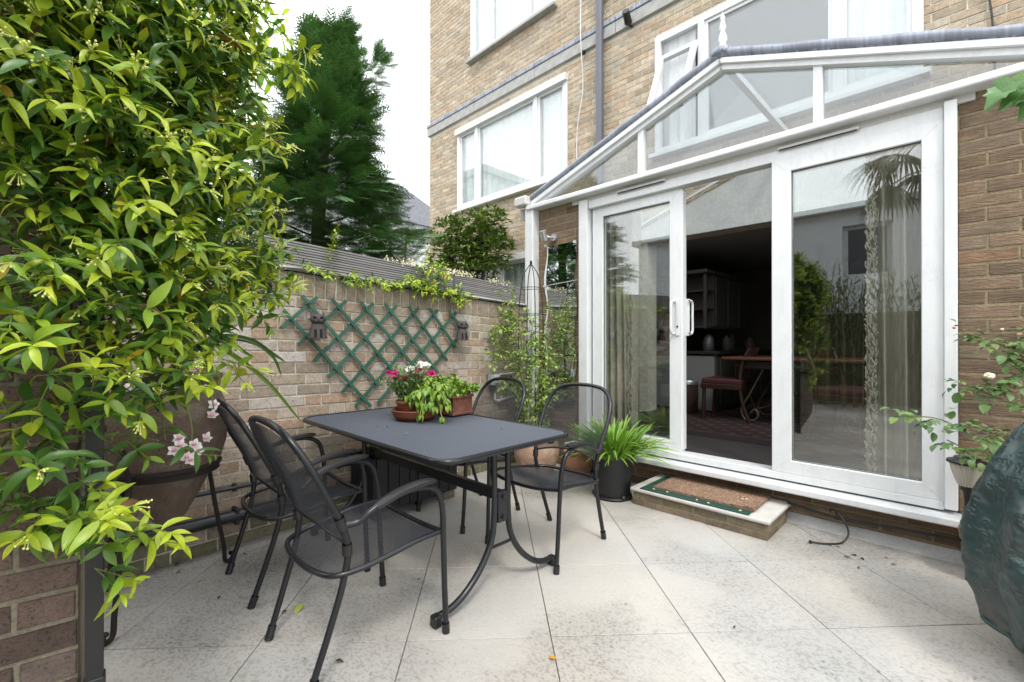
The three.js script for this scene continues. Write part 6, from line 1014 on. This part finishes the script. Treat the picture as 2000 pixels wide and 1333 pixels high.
// ---------------------------------------------------------------- what stands beyond and behind, seen past the tree and in the glass
{
  const render = std([0.74, 0.75, 0.76], 0.9, { map: rep(T.grain, 1.5) }), slateM = std([0.30, 0.31, 0.345], 0.7, { map: rep(T.grain, 0.5) });
  const far = thing('white_house', 'distant white rendered house with a grey slate roof beyond the conifer', 'house', V(-13.5, -0.55, 6.6), 0.0);
  part('wall', box(4.6, 5.2, 5, 0, 2.6, 0), render, far);
  for (let i = 0; i < 8; i++) part('slate_course', box(4.9, 0.03, 0.36, 0, 5.2 + i * 0.115, 2.55 - i * 0.28), slateM, far);
  part('roof', slab([[-2.6, 5.15], [2.6, 5.15], [0.2, 6.1], [-0.2, 6.1]], 4.8).rotateY(Math.PI / 2).translate(-2.4, 0, 0), slateM, far);
  const ch = part('chimney', box(0.7, 1.4, 0.6, 2.0, 5.9, 1.8), render, far); part('chimney_cap', box(0.8, 0.1, 0.7, 2.0, 6.63, 1.8), render, far);
  const far2 = thing('pale_terrace', 'pale distant terrace house glimpsed through the jasmine leaves', 'house', V(-12.0, 0, -0.4));
  part('wall', box(4, 6.2, 5, 0, 3.1, 0), render, far2); part('parapet', box(4.2, 0.2, 5.2, 0, 6.3, 0), std([0.5, 0.5, 0.5], 0.9), far2);
  for (const z of [-1.4, 0.4]) { const f = part('window', box(0.06, 1.3, 0.8, 2.02, 3.6, z), M.upvc, far2); part('pane', box(0.02, 1.15, 0.66, 2.055, 3.6, z), std([0.05, 0.055, 0.065], 0.1), f); }
  // the house across the garden
  const opp = thing('opposite_house', 'white painted brick house across the garden, mirrored in the door panes', 'house', V(0, 0, -5.2));
  part('wall', slab(rect(-7, 4.5, 0, 4.1), 0.3, [rect(-1.95, -1.1, 2.62, 3.78).reverse()]).translate(0, 0, 0), std([0.80, 0.83, 0.86], 0.85, { map: rep(T.upvc, 2), bumpMap: rep(T.grainBump, 0.3), bumpScale: 0.004 }), opp);
  part('roof_edge', box(11.8, 0.14, 0.5, -1.25, 4.17, 0.1), std([0.3, 0.3, 0.31], 0.8), opp);
  part('window_frame', slab(rect(-1.95, -1.1, 2.62, 3.78), 0.08, [rect(-1.86, -1.19, 2.71, 3.69).reverse()]).translate(0, 0, 0.1), M.upvc, opp);
  part('pane', box(0.68, 1.0, 0.01, -1.525, 3.2, 0.12), std([0.10, 0.11, 0.12], 0.15), opp);
  part('back_wall', box(11.5, 4.1, 0.2, -1.25, 2.05, 0.6), render, opp);
  // walls of the garden behind the camera
  const back = thing('rear_fence', 'weathered board fence across the far end of the garden', 'fence', V(0, 0, -4.2));
  for (let i = 0; i < 46; i++) part('board', rbox(0.14, 1.8, 0.02, -3.3 + i * 0.148, 0.9, rr(-0.004, 0.004), 0.003), std([0.16, 0.125, 0.09], 0.9, { map: rep(T.wood, 0.5, 0.3) }), back);
}
{ // bamboo hedge and palm behind the camera
  const h = thing('bamboo_hedge', 'tall leafy bamboo hedge at the far end of the garden', 'hedge', V(0, 0, -3.5)), lv = [], cn = [];
  const top = (x) => 2.45 + 0.8 * sm(-1.5, -3.0, x) + 0.15 * Math.sin(x * 5);
  for (let i = 0; i < 170; i++) { const x = rr(-4.2, 3.5), H = top(x) * rr(0.8, 1.02), z = rr(-0.4, 0.4), bx = rr(-0.3, 0.3), bz = rr(-0.3, 0.3), q = [[x, 0, z], [x + bx * 0.3, H * 0.6, z + bz * 0.3], [x + bx, H, z + bz]]; cn.push(tube(q, 0.008, 8, 5)); const cv = new THREE.CatmullRomCurve3(q.map(vec)); for (let k = 0; k < 70; k++) lv.push({ m: pose(cv.getPoint(rr(0.12, 1)).add(rv(0.16)), rv(1).add(new THREE.Vector3(0, -0.5, 0)), UP.clone().add(rv(0.5)), rr(0.7, 1.2)), g: 0, c: tint([0.075, 0.13, 0.035], 0.3), s: 0.1 }); }
  putLeaves(h, lv, [blade(0.13, 0.02, { n: 3, droop: 0.4 })], { most: 0 }); part('canes', cn, std([0.2, 0.2, 0.08], 0.6), h).userData.kind = 'stuff';
  const p = thing('fan_palm', 'fan palm with drooping grey green fronds, mirrored in the right hand door pane', 'palm', V(-0.35, 0, -1.75));
  part('trunk', tube([[0, 0, 0], [0.02, 1.5, 0.02], [0, 3.75, 0]], 0.09, 16, 10), std([0.11, 0.085, 0.06], 1, { map: rep(T.wood, 0.1, 0.4), bumpMap: rep(T.wood, 0.1, 0.4), bumpScale: 0.02 }), p);
  for (let i = 0; i < 11; i++) {
    const a = i * 2.399, el = 0.75 - i * 0.11, d = new THREE.Vector3(Math.cos(a) * Math.cos(el), Math.sin(el), Math.sin(a) * Math.cos(el)), c = new THREE.Vector3(0, 3.75, 0).addScaledVector(d, 0.55), f = part('frond_stalk', tube([[0, 3.7, 0], c.clone().multiplyScalar(0.5).add(new THREE.Vector3(0, 1.9, 0)).toArray(), c.toArray()], 0.012, 8, 5), std([0.16, 0.2, 0.08], 0.7), p);
    const x = UP.clone().cross(d).normalize(), g = []; for (let k = -13; k <= 13; k++) { const t = k / 13 * 1.9, s = d.clone().multiplyScalar(Math.cos(t)).addScaledVector(x, Math.sin(t)); g.push(blade(0.62, 0.035, { n: 5, droop: 0.9, fold: 0.5 }).applyMatrix4(pose(c, s, UP, rr(0.85, 1.05)))); }
    part('frond', g, std([0.085, 0.10, 0.05], 0.7, { side: THREE.DoubleSide }), f);
  }
}
renderer.render(scene, camera);
